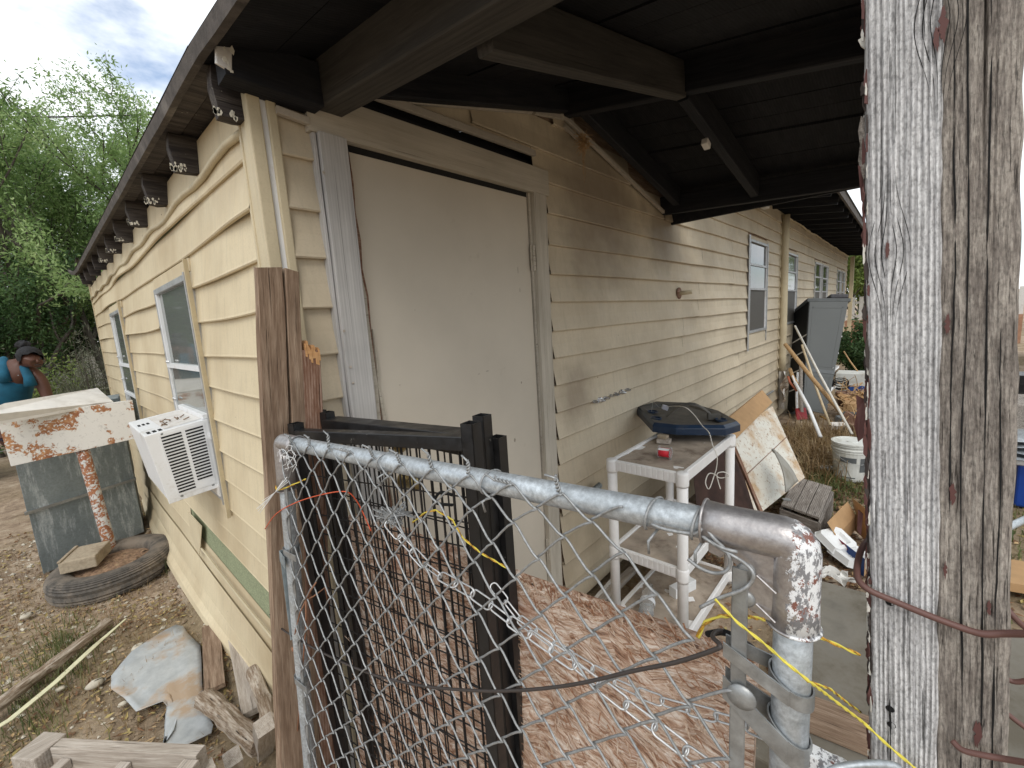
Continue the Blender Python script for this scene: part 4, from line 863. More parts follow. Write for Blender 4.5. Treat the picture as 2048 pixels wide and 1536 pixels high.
# ================================================================== black steel mesh panels leaning behind the gate
def panel(TL, TR, zb, tube_, nbar, nh, label, ext=.02, topw=None, tl_ext=.012):
    TL, TR = V(TL), V(TR); e = V((TR.x - TL.x, TR.y - TL.y, 0)); Ln = e.length; e.normalize(); nrm = V((-e.y, e.x, 0)); t_ = thing('mesh_panel', label, 'panel', (TL.x, TL.y, zb), 'black steel mesh panels leaning behind the gate')
    for nm, p, ex in (('post', TL, tl_ext), ('post', TR, ext)):
        top = p + V((0, 0, ex)); h = tube_ / 2; m = MB()
        for sx, sy, wx, wy in ((-1, 0, .002, tube_), (1, 0, .002, tube_), (0, -1, tube_, .002), (0, 1, tube_, .002)):
            c_ = p + e * (sx * (h - .001)) + nrm * (sy * (h - .001)); c_.z = (zb + top.z) / 2
            rot = Matrix((e, nrm, V((0, 0, 1)))).transposed(); m.box(c_, (wx, wy, top.z - zb), rot)
        m.build(nm, M_BLACK, t_)
    tw = topw or tube_
    for zz, hh in ((0, tube_), (1, tube_)):
        a = TL.copy(); b = TR.copy()
        if zz: a.z = zb + .05; b.z = zb + .05
        beam('rail', a + e * tube_ / 2 - V((0, 0, hh / 2 + .004)), b - e * tube_ / 2 - V((0, 0, hh / 2 + .004)), tw, hh, M_BLACK, t_)
    for i in range(1, nbar):
        k = i / nbar; a = TL.lerp(TR, k); a.z -= tube_; j = V((R.uniform(-.003, .003), R.uniform(-.003, .003), 0)); MB().tube([a + j, V((a.x, a.y, zb + .05)) + j * R.uniform(-2, 2)], .0021, 5, cap=False).build('bar', M_BLACK, t_)
    for i in range(nh):
        z = TL.z - .13 - i * (TL.z - zb - .2) / nh; MB().tube([TL + V((0, 0, z - TL.z)) + nrm * .004, TR + V((0, 0, z - TL.z)) + nrm * .004], .0017, 5, cap=False).build('cross_wire', M_BLACK, t_)
    return t_
panel(at_d(592, 855, 1.12), at_d(943, 868, .80), .08, .028, 20, 22, 'front black mesh panel with a straight square top rail, nearest the gate', .022)
panel(at_d(655, 832, 1.20), at_d(966, 862, .88), .05, .028, 17, 12, 'second black mesh panel, with a wide dusty top rail', .034, .05)
panel(at_d(640, 828, 1.30), at_d(996, 893, .90), .05, .028, 13, 0, 'rearmost black panel, lowest at its right end by the door', .022)
strand('cable', [at_d(905, 1010, .78), at_d(870, 1005, .80), at_d(880, 985, .80), at_d(905, 990, .79)], .003, M_VENT, 'small black coiled cable end in the mesh panel', 'cable')

# ================================================================== weathered strand board behind the panels
OA, OB = V((.067, -.096, 0)), V((.222, -1.215, 0)); OE = (OB - OA).normalized(); ON = V((OE.y, -OE.x, 0)); ON = ON if ON.x < 0 else -ON; OL = (OB - OA).length
osbt = thing('strand_board', 'weathered reddish wood-strand board with a ragged top edge, leaning behind the gate', 'board', tuple((OA + OB) / 2))
def OS(s, z, o=0): return OA + OE * s + V((0, 0, z)) + V((-.06, 0, 0)) * (1 - z / 1.12) + ON * o
def osf(u, v):
    s = OL * u; top = 1.122 + .010 * fbm(s * 14, 0) + .012 * math.sin(s * 5); z = top * (1 - v) if v > .02 else top - .004
    return OS(s, z, .012 + .007 * fbm(s * 9, z * 9, 1) + .004 * fbm(s * 40, z * 26, 2) - .014 * max(0, 1 - v * 30))
m = MB(); m.grid(osf, 160, 110)
def osk(u, v): s = OL * u; top = 1.118 + .010 * fbm(s * 14, 0) + .012 * math.sin(s * 5); return OS(s, top - .0015 + .006 * fbm(s * 50, v * 4), -.002 - .028 * v)
m.grid(osk, 160, 3); m.add([OS(0, 0, -.03), OS(OL, 0, -.03), OS(OL, 1.115, -.03), OS(0, 1.115, -.03), OS(0, 0, .005), OS(0, 1.11, .005), OS(OL, 0, .005), OS(OL, 1.11, .005)], [(0, 1, 2, 3), (0, 3, 5, 4), (1, 6, 7, 2)])
m.build('sheet', M_OSB, osbt, smooth=True)
m = MB()
for k in range(3600):
    s = R.uniform(.01, OL - .01); edge = k % 4 == 0; z = 1.118 - (abs(R.gauss(0, .012)) if edge else R.uniform(0, .85)); a = rad(28 + 40 * fbm(s * 3, z * 3, 5)) + R.gauss(0, .5); ln = R.uniform(.005, .024); wd = R.uniform(.0006, .0019)
    d = OE * math.cos(a) - V((0, 0, 1)) * math.sin(a); q = OE * math.sin(a) + V((0, 0, 1)) * math.cos(a); o = .020 + .006 * fbm(s * 9, z * 9, 1); p = OS(s, z, o if not edge else R.uniform(-.02, .016)); lift = R.uniform(-.003, .005)
    m.add([p - d * ln - q * wd, p - d * ln + q * wd, p + ON * lift * .3 + q * wd * .9, p + ON * lift * .3 - q * wd * .9, p + d * ln + ON * lift + q * wd * .3, p + d * ln + ON * lift - q * wd * .3], [(0, 3, 2, 1), (3, 5, 4, 2)])
h_ = len(m.f) // 4 * 2; m2 = MB(); m2.v = m.v; m2.f = m.f[h_:]; m.f = m.f[:h_]; tag(m.build('loose_strands', M_FLAKE, osbt), kind='stuff'); tag(m2.build('loose_strands', wood('red_brown_strands', ((.14, .055, .03), (.33, .16, .09), (.52, .33, .22)), (1, 20, 20), 3, .001, crack=.3), osbt), kind='stuff')

# ================================================================== ground
def ground_h(x, y):
    d = math.hypot(x + .4, y - 1.5); a = 1 if d < 14 else max(0, 1 - (d - 14) / 20)
    n = .030 * mn.noise(V((x * .9, y * .9, 0))) + .012 * mn.noise(V((x * 4, y * 4, 2))) + .006 * mn.noise(V((x * 13, y * 13, 5)))
    n -= .03 if -1.4 < x < -.1 and 0 < y < 6 else 0
    if x > -.05 and y > -.05: n = min(n, 0) - .03
    if x > .4 and y < 0 and x < 16: n -= .02
    return n * a
def axis_pts(lo, hi, fine0, fine1, st, grow=1.22):
    p = list(np.arange(fine0, fine1, st)); s = st
    while p[-1] < hi: s *= grow; p.append(p[-1] + s)
    s = st; q = [fine0]
    while q[-1] > lo: s *= grow; q.append(q[-1] - s)
    return q[1:][::-1] + p
gx = axis_pts(-900, 900, -1.6, 1.0, .03); gy = axis_pts(-900, 900, -.2, 4.6, .03)
m = MB(); ny_ = len(gy)
m.v = [(x, y, ground_h(x, y)) for x in gx for y in gy]
m.f = [(i * ny_ + j, (i + 1) * ny_ + j, (i + 1) * ny_ + j + 1, i * ny_ + j + 1) for i in range(len(gx) - 1) for j in range(ny_ - 1)]
def groundm():
    m = MT('dry_dirt_ground', .95, 0, .2); v = m.vec((1, 1, 1), 0)
    c = m.ramp(m.noise(v, 7, 8, .68), [(.30, (.17, .12, .085)), (.5, (.37, .28, .20)), (.72, (.54, .45, .345))])
    c = m.mix(m.ramp(m.noise(v, .6, 3), [(.45, 0), (.6, .8)]), c, m.ramp(m.noise(v, 30, 5, .7), [(.3, (.13, .095, .05)), (.7, (.33, .26, .16))]))
    f = m.ramp(m.voro(v, 55), [(.12, 1), (.2, 0)]); g = m.ramp(m.noise(v, 9, 3), [(.5, 0), (.58, 1)])
    c = m.mix(m.math('MULTIPLY', f, g), c, (.42, .38, .31)); m.col(c); m.bump(m.math('ADD', m.noise(v, 26, 7, .7), m.math('MULTIPLY', f, .3)), .9, .02); return m.m
M_GROUND = groundm()
tag(m.build('ground', M_GROUND, smooth=True), kind='structure')
# concrete slab by the post
sl_ = MB(); sl_.prism([(1.0, -1.00, .0), (2.32, -1.06, .0), (2.42, -2.6, .0), (1.0, -2.6, .0)], (0, 0, .11)); tag(fixn(sl_.build('concrete_slab', M_CONC, bevel=.01)), kind='structure')
tag(beam('board', at_z(1480, 1372, .13), at_z(1760, 1480, .13), .16, .03, M_BROWN, None), 'brown plank lying on the concrete behind the gate pipe', 'board')

# ================================================================== window air conditioner
ac = thing('air_conditioner', 'white window air conditioner with slotted side sticking out of the left wall', 'air conditioner', (0, 1.3, .98))
def AP(x, y, z):      # the unit hangs out of true: its side is a leaning quadrilateral
    u, v = x / -.262, (z - .985) / .350; lo = V((-.006, 0, 1.004)).lerp(V((-.214, 0, .988)), u); hi = V((-.008, 0, 1.330)).lerp(V((-.254, 0, 1.300)), u); p = lo.lerp(hi, v); return V((p.x, y, p.z))
def abox(m, a, b):
    c = [(a[0], b[0]), (a[1], b[1]), (a[2], b[2])]; vs = [AP(c[0][i], c[1][j], c[2][k]) for i in (0, 1) for j in (0, 1) for k in (0, 1)]
    return m.add(vs, [(0, 1, 3, 2), (4, 6, 7, 5), (0, 4, 5, 1), (2, 3, 7, 6), (0, 2, 6, 4), (1, 5, 7, 3)])
m = MB(); abox(m, (-.262, 1.055, .985), (.10, 1.60, 1.335)); body = fixn(m.build('casing', M_WHITE, ac, bevel=.006))
m = MB(); abox(m, (-.264, 1.048, .972), (-.012, 1.054, 1.337)); fixn(m.build('side_panel', M_WHITE, ac, bevel=.002))
m = MB(); abox(m, (-.215, 1.046, 1.0), (-.03, 1.049, 1.325)); gp = m.build('grille', M_WHITE, ac)
for cidx, (x0, x1) in enumerate(((-.208, -.128), (-.112, -.038))):
    for r_ in range(19):
        z = 1.012 + r_ * .0162
        if cidx == 1 and r_ < 2: continue
        m = MB(); abox(m, (x0, 1.0445, z), (x1, 1.0462, z + .0078)); m.build('slot', M_VENT, gp)
for r_ in range(3):
    for c_ in range(3):
        m = MB(); abox(m, (-.245 + c_ * .022, 1.09 + r_ * .018, 1.3345), (-.232 + c_ * .022, 1.102 + r_ * .018, 1.3375)); m.build('top_vent', M_VENT, body)
        m = MB(); abox(m, (-.245 + c_ * .018, 1.36 + r_ * .018, 1.3345), (-.235 + c_ * .018, 1.372 + r_ * .018, 1.3375)); m.build('top_vent', M_VENT, body)
m = MB(); m.grid(lambda u, v: AP(-.18 + .18 * u, 1.10 + .45 * v, 1.3365 + .0015 * fbm(u * 5, v * 9)), 8, 12); m.build('dusty_top', M_WHITED, body)
m = MB(); abox(m, (-.03, 1.06, 1.337), (.0, 1.60, 1.362)); fixn(m.build('sash_filler', M_WHITE, ac, bevel=.003))
m = MB(); abox(m, (-.03, 1.02, .93), (.0, 1.60, .985)); fixn(m.build('sill_filler', M_WHITED, ac))
for (x, z) in ((-.20, .992), (-.045, .995), (-.045, 1.29), (-.20, 1.325)): MB().lathe(AP(x, 1.048, z), [(.006, 0), (.004, .002)], 10, (0, -1, 0)).build('screw', M_GALVD, body)
m = MB()
for k in range(10): p = AP(-.14 + R.uniform(-.04, .06), 1.25 + R.uniform(-.08, .1), 1.341); m.tube([p, p + V((R.uniform(-.03, .03), R.uniform(-.03, .03), .008))], .003, 5)
tag(m.build('dead_leaves', M_BROWN, smooth=True), 'few dry leaves lying on top of the window air conditioner', 'leaves')

# ================================================================== sign on a pole in a tyre, galvanised box
YS = 3.15; sp0, sp1 = at_y(226, 1113, YS), at_y(167, 905, YS)
sg = thing('sign_stand', 'rusty white blank sign panel on a rusted pole set in an old tyre', 'sign stand', (sp0.x, YS, 0))
cor = [at_y(u, v, YS - .03) for u, v in ((-6, 838), (265, 800), (277, 876), (22, 933))]
MB().prism(cor, (0, .035, 0)).build('sign_panel', M_RUSTW, sg, bevel=.002)
d_ = (sp0 - sp1).normalized(); MB().tube([sp1 + d_ * .0 + V((0, .03, .02)), sp1 + d_ * .03, sp0, sp0 + d_ * .08], .038, 18).build('pole', M_RUSTP, sg, smooth=True)
tc_ = at_z(228, 1128, .09); TR_, tr_ = .285, .085
m = MB(); nU, nV = 140, 26
def tyre(u, v):
    a, b = 2 * math.pi * u, 2 * math.pi * v; sq = lambda q, e: math.copysign(abs(q) ** e, q)
    r_ = TR_ + .080 * sq(math.cos(b), .75); z = tr_ + .088 * sq(math.sin(b), .6)
    if math.cos(b) > .35: r_ -= (.008 if round(v * nV * 2) % 2 == 0 else 0) + .002 * (round(u * nU) % 2)
    return V((tc_.x + r_ * math.cos(a), tc_.y + r_ * math.sin(a) * .98, z - .02 + .012 * math.sin(a + 1)))
m.grid(tyre, nU, nV * 2); m.build('tyre', M_RUBBER, sg, smooth=False)
M_LITTER = plain('dry_leaf_mulch', (.22, .14, .09), .95, 0, .6, 45, dirt=(.38, .27, .16), dth=.58, dsc=30, bmp=.006)
MB().grid(lambda u, v: (tc_.x + (.24 * (1 - v)) * math.cos(u * 6.2832), tc_.y + (.24 * (1 - v)) * math.sin(u * 6.2832), .10 + .03 * (v) + .012 * fbm(u * 12, v * 6)), 30, 8).build('leaf_fill', M_LITTER, sg)
bc = at_z(172, 1112, .20)
bk = thing('paving_block', 'tan concrete block lying on the rim of the old tyre', 'block', tuple(bc - V((0, 0, .06))))
br = Matrix.Rotation(rad(-22), 3, 'Z'); m = MB(); m.box(bc - V((0, 0, .005)), (.20, .26, .085), br); m.build('block', M_BLOCK, bk, bevel=.008)
m = MB(); m.box(bc + br @ V((-.092, 0, .042)), (.02, .26, .012), br); m.build('block_lip', M_BLOCK, bk, bevel=.003)
BA, BB = V((-.755, 3.42, 0)), V((-.125, 3.68, 0)); bd = V((.10, .95, 0)) * .45
gb = thing('metal_box', 'tall galvanised sheet-metal box with a dirty white lid behind the rusty sign', 'box', tuple((BA + BB) / 2 + bd / 2))
MB().prism([BA, BB, BB + bd, BA + bd], (0, 0, .50)).build('lower_case', M_STEELBOX, gb, bevel=.003)
e_ = V((0, 0, .505)); o_ = (BB - BA).normalized() * .006
MB().prism([BA + e_ - o_ - bd * .015, BB + e_ + o_ - bd * .015, BB + bd + e_ + o_, BA + bd + e_ - o_], (0, 0, .74)).build('upper_case', M_STEELBOX, gb, bevel=.003)
MB().prism([BA + e_ - o_ * 3 - bd * .05 - V((0, 0, .012)), BB + e_ + o_ * 3 - bd * .05 - V((0, 0, .012)), BB + e_ + o_ * 3 + bd * .02 - V((0, 0, .012)), BA + e_ - o_ * 3 + bd * .02 - V((0, 0, .012))], (0, 0, .022)).build('seam_band', M_GALVD, gb)
M_LID = plain('pale_bleached_panel', (.66, .64, .60), .7, 0, .08, 14, dirt=(.50, .47, .42), dth=.58)
lq = [at_z(-70, 862, 1.235), at_z(228, 808, 1.245), at_z(216, 798, 1.27), at_z(196, 780, 1.345), at_z(10, 812, 1.345), at_z(-60, 840, 1.30)]; MB().prism(lq, (0, 0, .02)).build('lid', M_LID, gb, bevel=.003)

# ================================================================== things lying on the dirt at the left
def onz(pts, z): return [at_z(u, v, z) for u, v in pts]
def c4(x, y): return (x * .293, y * .293 + 1136)
sheet = onz([c4(*p) for p in ((1200, 385), (1250, 400), (1290, 450), (1365, 520), (1375, 620), (1380, 800), (1395, 900), (1420, 1010), (1458, 1075), (1440, 1120), (1330, 1190), (1200, 1262), (1130, 1275), (1110, 1230), (1190, 1120), (1215, 1010), (1160, 970), (1115, 925), (1020, 960), (930, 985), (850, 900), (760, 840), (760, 740), (830, 660), (900, 590), (1010, 500), (1110, 430))], .014)
cz = sum(sheet, V()) / len(sheet)
m = MB(); n = len(sheet); ringsv = []
for k in range(6):
    t = 1 - k / 6
    ringsv += [V((cz.x + (p.x - cz.x) * t, cz.y + (p.y - cz.y) * t, .016 + .007 * math.sin(p.x * 11 * t + k) * t + .006 * (t > .95) * math.sin(i * 1.9))) for i, p in enumerate(sheet)]
m.add(ringsv + [V((cz.x, cz.y, .02))], [(k * n + i, k * n + (i + 1) % n, (k + 1) * n + (i + 1) % n, (k + 1) * n + i) for k in range(5) for i in range(n)] + [(5 * n + i, 5 * n + (i + 1) % n, 6 * n) for i in range(n)])
M_SHEET = MT('weathered_tin_sheet', .6, .1); v_ = M_SHEET.vec((1, 1, 1), 0)
cc_ = M_SHEET.ramp(M_SHEET.noise(v_, 14, 6, .7), [(.3, (.33, .35, .36)), (.7, (.50, .52, .52))]); M_SHEET.col(M_SHEET.mix(M_SHEET.ramp(M_SHEET.noise(v_, 3.2, 6, .65), [(.50, 0), (.60, 1)]), cc_, (.40, .30, .21))); M_SHEET.bump(M_SHEET.noise(v_, 10, 4), .4, .004); M_SHEET = M_SHEET.m
sh = m.build('tin_sheet', M_SHEET, smooth=True); so = sh.modifiers.new('thickness', 'SOLIDIFY'); so.thickness = .0025
tag(sh, 'flat bluish-grey tin sheet with a torn notch lying on the dirt beside the left wall', 'metal sheet')
def lying(name, a, b, w_, h_, mat, label, cat, z=.03, **k): return tag(beam(name, at_z(*a, z), at_z(*b, z), w_, h_, mat, None, **k), label, cat)
lying('board', (430, 1378), (422, 1252), .085, .022, M_BROWN, 'short brown board lying flat between the tin sheet and the left wall', 'board', .03, rough=.001, seg=10)
lying('board', (505, 1425), (468, 1248), .080, .03, M_PALE, 'pale grey plank lying on edge against the bottom of the left wall', 'board', .06, rough=.002, seg=14)
def log(name, pts, r, mat, label, seed=1, n=14):
    P_ = [V(p) for p in pts]; out = []
    for i in range(len(P_) - 1):
        for k in range(10): out.append(P_[i].lerp(P_[i + 1], k / 10))
    out.append(P_[-1]); Fr = frame_along(P_[0], P_[-1]); Fi = Fr.inverted(); out = [Fi @ p for p in out]; m = MB(); m.tube(out, [r * (1 + .18 * mn.noise(V((i * .35, seed, 0)))) for i in range(len(out))], n)
    m.v = [tuple(V(p) + mn.noise_vector(V((p[0] * 9, p[1] * 40, p[2] * 40 + seed))) * r * .34) for p in m.v]; o = m.build(name, mat, frame=Fr); return tag(o, label, 'log')
log('log', [at_z(408, 1395, .07), at_z(460, 1440, .07), at_z(520, 1490, .07)], .040, M_ROT, 'thick rotten log, flaking white and brown, lying below the tin sheet', 2)
log('log', [at_z(505, 1342, .11), at_z(525, 1395, .11), at_z(542, 1450, .12)], .030, M_ROT, 'short rotten branch piece resting on the grey plank by the wall', 5)
log('log', [at_z(-40, 1440, .04), at_z(60, 1362, .04), at_z(140, 1305, .04), at_z(216, 1246, .03)], .030, M_ROT, 'long bark-stripped log on the dirt at the far left, beside the pale strip', 9)
pts = onz(((-30, 1470), (20, 1440), (110, 1366), (190, 1292), (252, 1238)), .045); m = MB(); vs = []
for i, p in enumerate(pts):
    d = (pts[min(i + 1, 4)] - pts[max(i - 1, 0)]).normalized(); q = d.cross(V((0, 0, 1))) * (.014 if i < 4 else .004); vs += [p - q, p + q, p + q + V((0, 0, .004)), p - q + V((0, 0, .004))]
m.add(vs, [(i * 4 + k, (i + 1) * 4 + k, (i + 1) * 4 + (k + 1) % 4, i * 4 + (k + 1) % 4) for i in range(4) for k in range(4)] + [(0, 1, 2, 3), (19, 18, 17, 16)])
tag(fixn(m.build('trim_strip', plain('cream_yellow_strip', (.62, .60, .40), .6, 0, .1, 30, dirt=(.25, .2, .12), dth=.6))), 'narrow pale cream trim strip lying on the dirt beside the long log', 'strip')
bf = thing('bench_base', 'low wooden frame with a square corner post at the bottom left edge of the view', 'frame', tuple(at_z(75, 1500, 0)))
fa_ = at_z(78, 1490, .47)
MB().box(fa_ + V((0, .0, -.235)), (.088, .088, .47), Matrix.Rotation(rad(35), 3, 'Z')).build('corner_post', M_PALE, bf, bevel=.004)
a_, b_ = at_z(118, 1505, .44), at_z(405, 1520, .44); beam('rail', a_, b_, .035, .07, M_PALE, bf); nn_ = V((b_ - a_)).normalized().cross(V((0, 0, 1)))
nn_ = nn_ if nn_.y < 0 else -nn_
for k, w_ in ((.10, .035), (.52, .035), (.97, .05)): c_ = a_.lerp(b_, k) + V((0, 0, -.01 if k < .9 else .01)); beam('slat', c_ + nn_ * .02, c_ + nn_ * .45, w_, .03, M_PALE, bf)
beam('rail', a_ + nn_ * .47, b_ + nn_ * .47, .035, .07, M_PALE, bf); beam('leg', b_ + V((0, 0, -.43)), b_ + V((0, 0, -.03)), .05, .05, M_PALE, bf, up=(1, 0, 0))
tag(beam('post_stub', at_z(528, 1500, 0) + V((0, 0, 0)), at_z(528, 1450, .28), .06, .06, M_PALE, None, up=(1, 0, 0), rough=.004, seg=10), 'pale square wooden stub standing beside the foot of the broken picket', 'post stub')
tag(beam('post_stub', at_z(470, 1540, .15), at_z(465, 1515, .30), .05, .05, M_PALE, None, up=(1, 0, 0), rough=.004, seg=8), 'short wooden stub at the bottom edge left of the broken picket', 'post stub')

# ================================================================== white resin shelf and what stands on it
X0, X1, Y0_, Y1_ = 1.43, 2.17, -.63, -.262
shf = thing('shelf_unit', 'dusty white plastic shelf unit with three tiers against the front wall', 'shelf', ((X0 + X1) / 2, (Y0_ + Y1_) / 2, 0))
for zt in (.946, .46, .08):
    m = MB(); t = .055; a, b, c, d = X0, X1, Y0_, Y1_
    for (p, q) in (((a, c - .012), (b, c + .008)), ((a, d - .008), (b, d + .012))): m.mm((p[0], p[1], zt - t), (q[0], q[1], zt))
    for (x) in (a, b): m.mm((x - .012, c, zt - t), (x + .008, d, zt))
    m.mm((a, c, zt - .02), (b, d, zt - .012)); tr = m.build('shelf_tier', M_PLASTW, shf, bevel=.003)
    MB().grid(lambda u, v: (a + .01 + (b - a - .02) * u, c + .01 + (d - c - .02) * v, zt - .0105 + .003 * fbm(u * 6, v * 4, zt * 9)), 24, 14).build('dust', M_DUST, tr, smooth=True)
    for k in range(11):
        y = c + .045 + k * (d - c - .09) / 10; MB().mm((a - .0145, y - .010, zt - t + .006), (a - .0115, y + .010, zt - .004)).build('rib', M_PLASTW, tr, bevel=.001)
    for x in (a, b):
        for y in (c, d): MB().lathe((x, y, zt - .066), [(.029, 0), (.030, .01), (.030, .06), (.027, .068), (.012, .070)], 20).build('collar', M_PLASTW, tr, smooth=True)
for x in (X0, X1):
    for y in (Y0_, Y1_): MB().tube([(x, y, 0), (x, y, .94)], .0255, 18).build('leg', M_PLASTW, shf, smooth=True)
# tray
ty = thing('tray', 'dark navy plastic tray with cup holders and a black arched handle on the shelf top', 'tray', (2.0, -.45, 1.0))
TZ = .995
prof = [at_z(u, v, TZ) for u, v in ((1286, 848), (1353, 867), (1452, 869), (1480, 858))]
prof = [V((1.83, -.345, TZ)), V((1.86, -.50, TZ)), V((1.97, -.575, TZ)), V((2.16, -.66, TZ)), V((2.24, -.655, TZ)), V((2.36, -.50, TZ)), V((2.35, -.20, TZ)), V((2.22, -.115, TZ)), V((1.95, -.15, TZ)), V((1.87, -.20, TZ))]
prof = [at_z(1352, 868, TZ), at_z(1452, 869, TZ), at_z(1481, 860, TZ), at_z(1440, 836, TZ) , at_z(1380, 818, TZ), at_z(1310, 815, TZ), at_z(1272, 826, TZ), at_z(1305, 862, TZ)]
ctr = sum(prof, V()) / len(prof); n = len(prof)
lay = lambda k, z: [V((ctr.x + (p.x - ctr.x) * k, ctr.y + (p.y - ctr.y) * k, z)) for p in prof]
m = MB(); vs = lay(.90, TZ - .016) + lay(1.0, TZ - .006) + lay(1.0, TZ + .032) + lay(.94, TZ + .050); m.add(vs, [(k * n + i, k * n + (i + 1) % n, (k + 1) * n + (i + 1) % n, (k + 1) * n + i) for k in range(3) for i in range(n)] + [tuple(range(n))[::-1]])
fixn(m.build('rim', M_NAVY, ty, bevel=.003))
m = MB(); vs = lay(.94, TZ + .0505) + lay(.80, TZ + .047) + lay(.74, TZ + .035) + lay(.4, TZ + .034); m.add(vs + [V((ctr.x, ctr.y, TZ + .034))], [(k * n + i, k * n + (i + 1) % n, (k + 1) * n + (i + 1) % n, (k + 1) * n + i) for k in range(3) for i in range(n)] + [(3 * n + i, 3 * n + (i + 1) % n, 4 * n) for i in range(n)])
m.build('tray_top', M_NAVYTOP, ty)
for (u, v) in ((1305, 823), (1312, 836), (1442, 839)):
    p = at_z(u, v, TZ + .05); MB().lathe(p - V((0, 0, .006)), [(.034, 0), (.034, .010), (.029, .0105), (.028, -.001), (.002, -.003)], 20).build('cup_holder', M_NAVY, ty)
h0, h1 = at_z(1330, 836, TZ + .045), at_z(1425, 838, TZ + .045); pts = [h0.lerp(h1, k / 12) + V((.03, 0, .085 * math.sin(math.pi * k / 12))) for k in range(13)]
m = MB(); vs = []
for i, p in enumerate(pts):
    dr = (pts[min(i + 1, 12)] - pts[max(i - 1, 0)]).normalized(); q = dr.cross(V((0, 0, 1))).normalized(); up_ = q.cross(dr); w_ = .022
    vs += [p - q * w_, p + q * w_, p + q * w_ * .8 + up_ * .008, p - q * w_ * .8 + up_ * .008]
m.add(vs, [(i * 4 + k, (i + 1) * 4 + k, (i + 1) * 4 + (k + 1) % 4, i * 4 + (k + 1) % 4) for i in range(12) for k in range(4)] + [(0, 1, 2, 3), (51, 50, 49, 48)]); fixn(m.build('handle', M_NAVYTOP, ty, bevel=.002))
MB().box(h1 + V((.02, .0, .012)), (.05, .07, .035), Matrix.Rotation(rad(25), 3, 'Z')).build('handle_end', M_NAVYTOP, ty, bevel=.004)
p = at_z(1328, 878, .965); wb = thing('wood_block', 'small stack of tan wood blocks under the front corner of the navy tray', 'wood blocks', (p.x, p.y, .94))
MB().box(p + V((.0, .0, -.010)), (.05, .075, .025), Matrix.Rotation(rad(12), 3, 'Z')).build('block', M_PALE, wb, bevel=.002); MB().box(p + V((.005, .008, .013)), (.035, .055, .020), Matrix.Rotation(rad(-6), 3, 'Z')).build('block', M_BLOCK, wb, bevel=.002)
p = at_z(1330, 908, .962); sp = thing('thread_spool', 'red thread on a clear plastic spool on the shelf top', 'spool', (p.x, p.y, .937)); ax_ = V((.12, -1, 0)).normalized()
p = p + V((0, 0, .008)); MB().lathe(p - ax_ * .028, [(.024, 0), (.024, .056)], 20, ax_).build('thread', M_RED, sp, smooth=True)
for k in (-1, 1): MB().lathe(p + ax_ * (.030 * k) - ax_ * .001, [(.034, 0), (.034, .002)], 22, ax_).build('spool_end', M_CLEAR, sp)
MB().grid(lambda u, v: p + ax_ * (-.027 + .054 * u) + V((-math.cos(.7 + v * .7) * .0247, 0, math.sin(.7 + v * .7) * .0247)), 3, 5).build('paper_label', M_FOAM, sp)
q = at_z(1330, 815, TZ + .068); ad = MB(); ad.box(q, (.035, .04, .028), Matrix.Rotation(rad(30), 3, 'Z') @ Matrix.Rotation(rad(20), 3, 'X')); adp = thing('adapter', 'small pale grey power adapter with a bent wire lying on the navy tray', 'adapter', tuple(q - V((0, 0, .02))))
ad.build('adapter_body', plain('pale_lilac_plastic', (.42, .42, .47), .5), adp, bevel=.003); MB().tube([q + V((-.02, .01, 0)), at_z(1318, 815, TZ + .06), at_z(1306, 802, TZ + .085), at_z(1303, 824, TZ + .05), at_z(1320, 826, TZ + .05)], .0014, 5).build('bent_wire', M_WIRE, adp)
strand('cord', [q + V((.01, -.01, .005)), at_d(1365, 813, 2.35), at_d(1385, 826, 2.28), at_d(1405, 852, 2.2), at_d(1418, 865, 2.08), at_d(1425, 890, 1.98), at_d(1434, 912, 1.95), at_d(1433, 935, 1.97), at_d(1428, 952, 1.98), at_d(1418, 978, 1.98), at_d(1411, 965, 2.0), at_d(1417, 948, 2.0), at_d(1428, 948, 2.0), at_d(1440, 956, 1.99), at_d(1457, 952, 1.97), at_d(1448, 944, 1.97), at_d(1434, 948, 1.97), at_d(1437, 965, 1.98), at_d(1441, 978, 1.98)], .0024, M_WCORD, 'thin white power cord trailing from the tray and looping beside the shelf', 'cord', 6)
# bottle, pipe and debris under the shelf
p = at_z(1295, 1205, .13); bo = thing('plastic_bottle', 'crushed clear plastic bottle lying under the front of the shelf', 'bottle', (p.x, p.y, .09)); ax_ = V((.72, .25, .10)).normalized()
MB().lathe(p - ax_ * .09, [(.034, 0), (.040, .01), (.036, .06), (.040, .07), (.037, .13), (.034, .16), (.017, .20), (.016, .225)], 16, ax_).build('bottle_body', M_CLEAR, bo, smooth=True)
MB().lathe(p - ax_ * .02, [(.041, 0), (.041, .03)], 16, ax_, cap=False).build('bottle_label', M_LETTER, bo, smooth=True)
for k, (a, b, w_) in enumerate((((1190, 1215), (1265, 1140), .05), ((1165, 1230), (1235, 1150), .02))):
    tag(beam('board', at_z(*a, .05), at_z(*b, .06), w_, .03, (M_PALE, M_WHITED)[k], None, rough=.002, seg=8), ('dusty plank on the ground between the siding and the shelf', 'narrow whitish strip on the ground beside the siding')[k], 'board')
tag(beam('scrap_block', at_z(1345, 1185, .1), at_z(1385, 1165, .1), .05, .06, M_FOAM, None), 'white plastic block lying behind the shelf legs', 'block')
tag(MB().tube([at_y(1178, 988, -.05), at_y(1200, 970, -.06)], .018, 10).build('pipe', M_STEELBOX, smooth=True), 'grey pipe end leaning low against the siding behind the shelf', 'pipe')

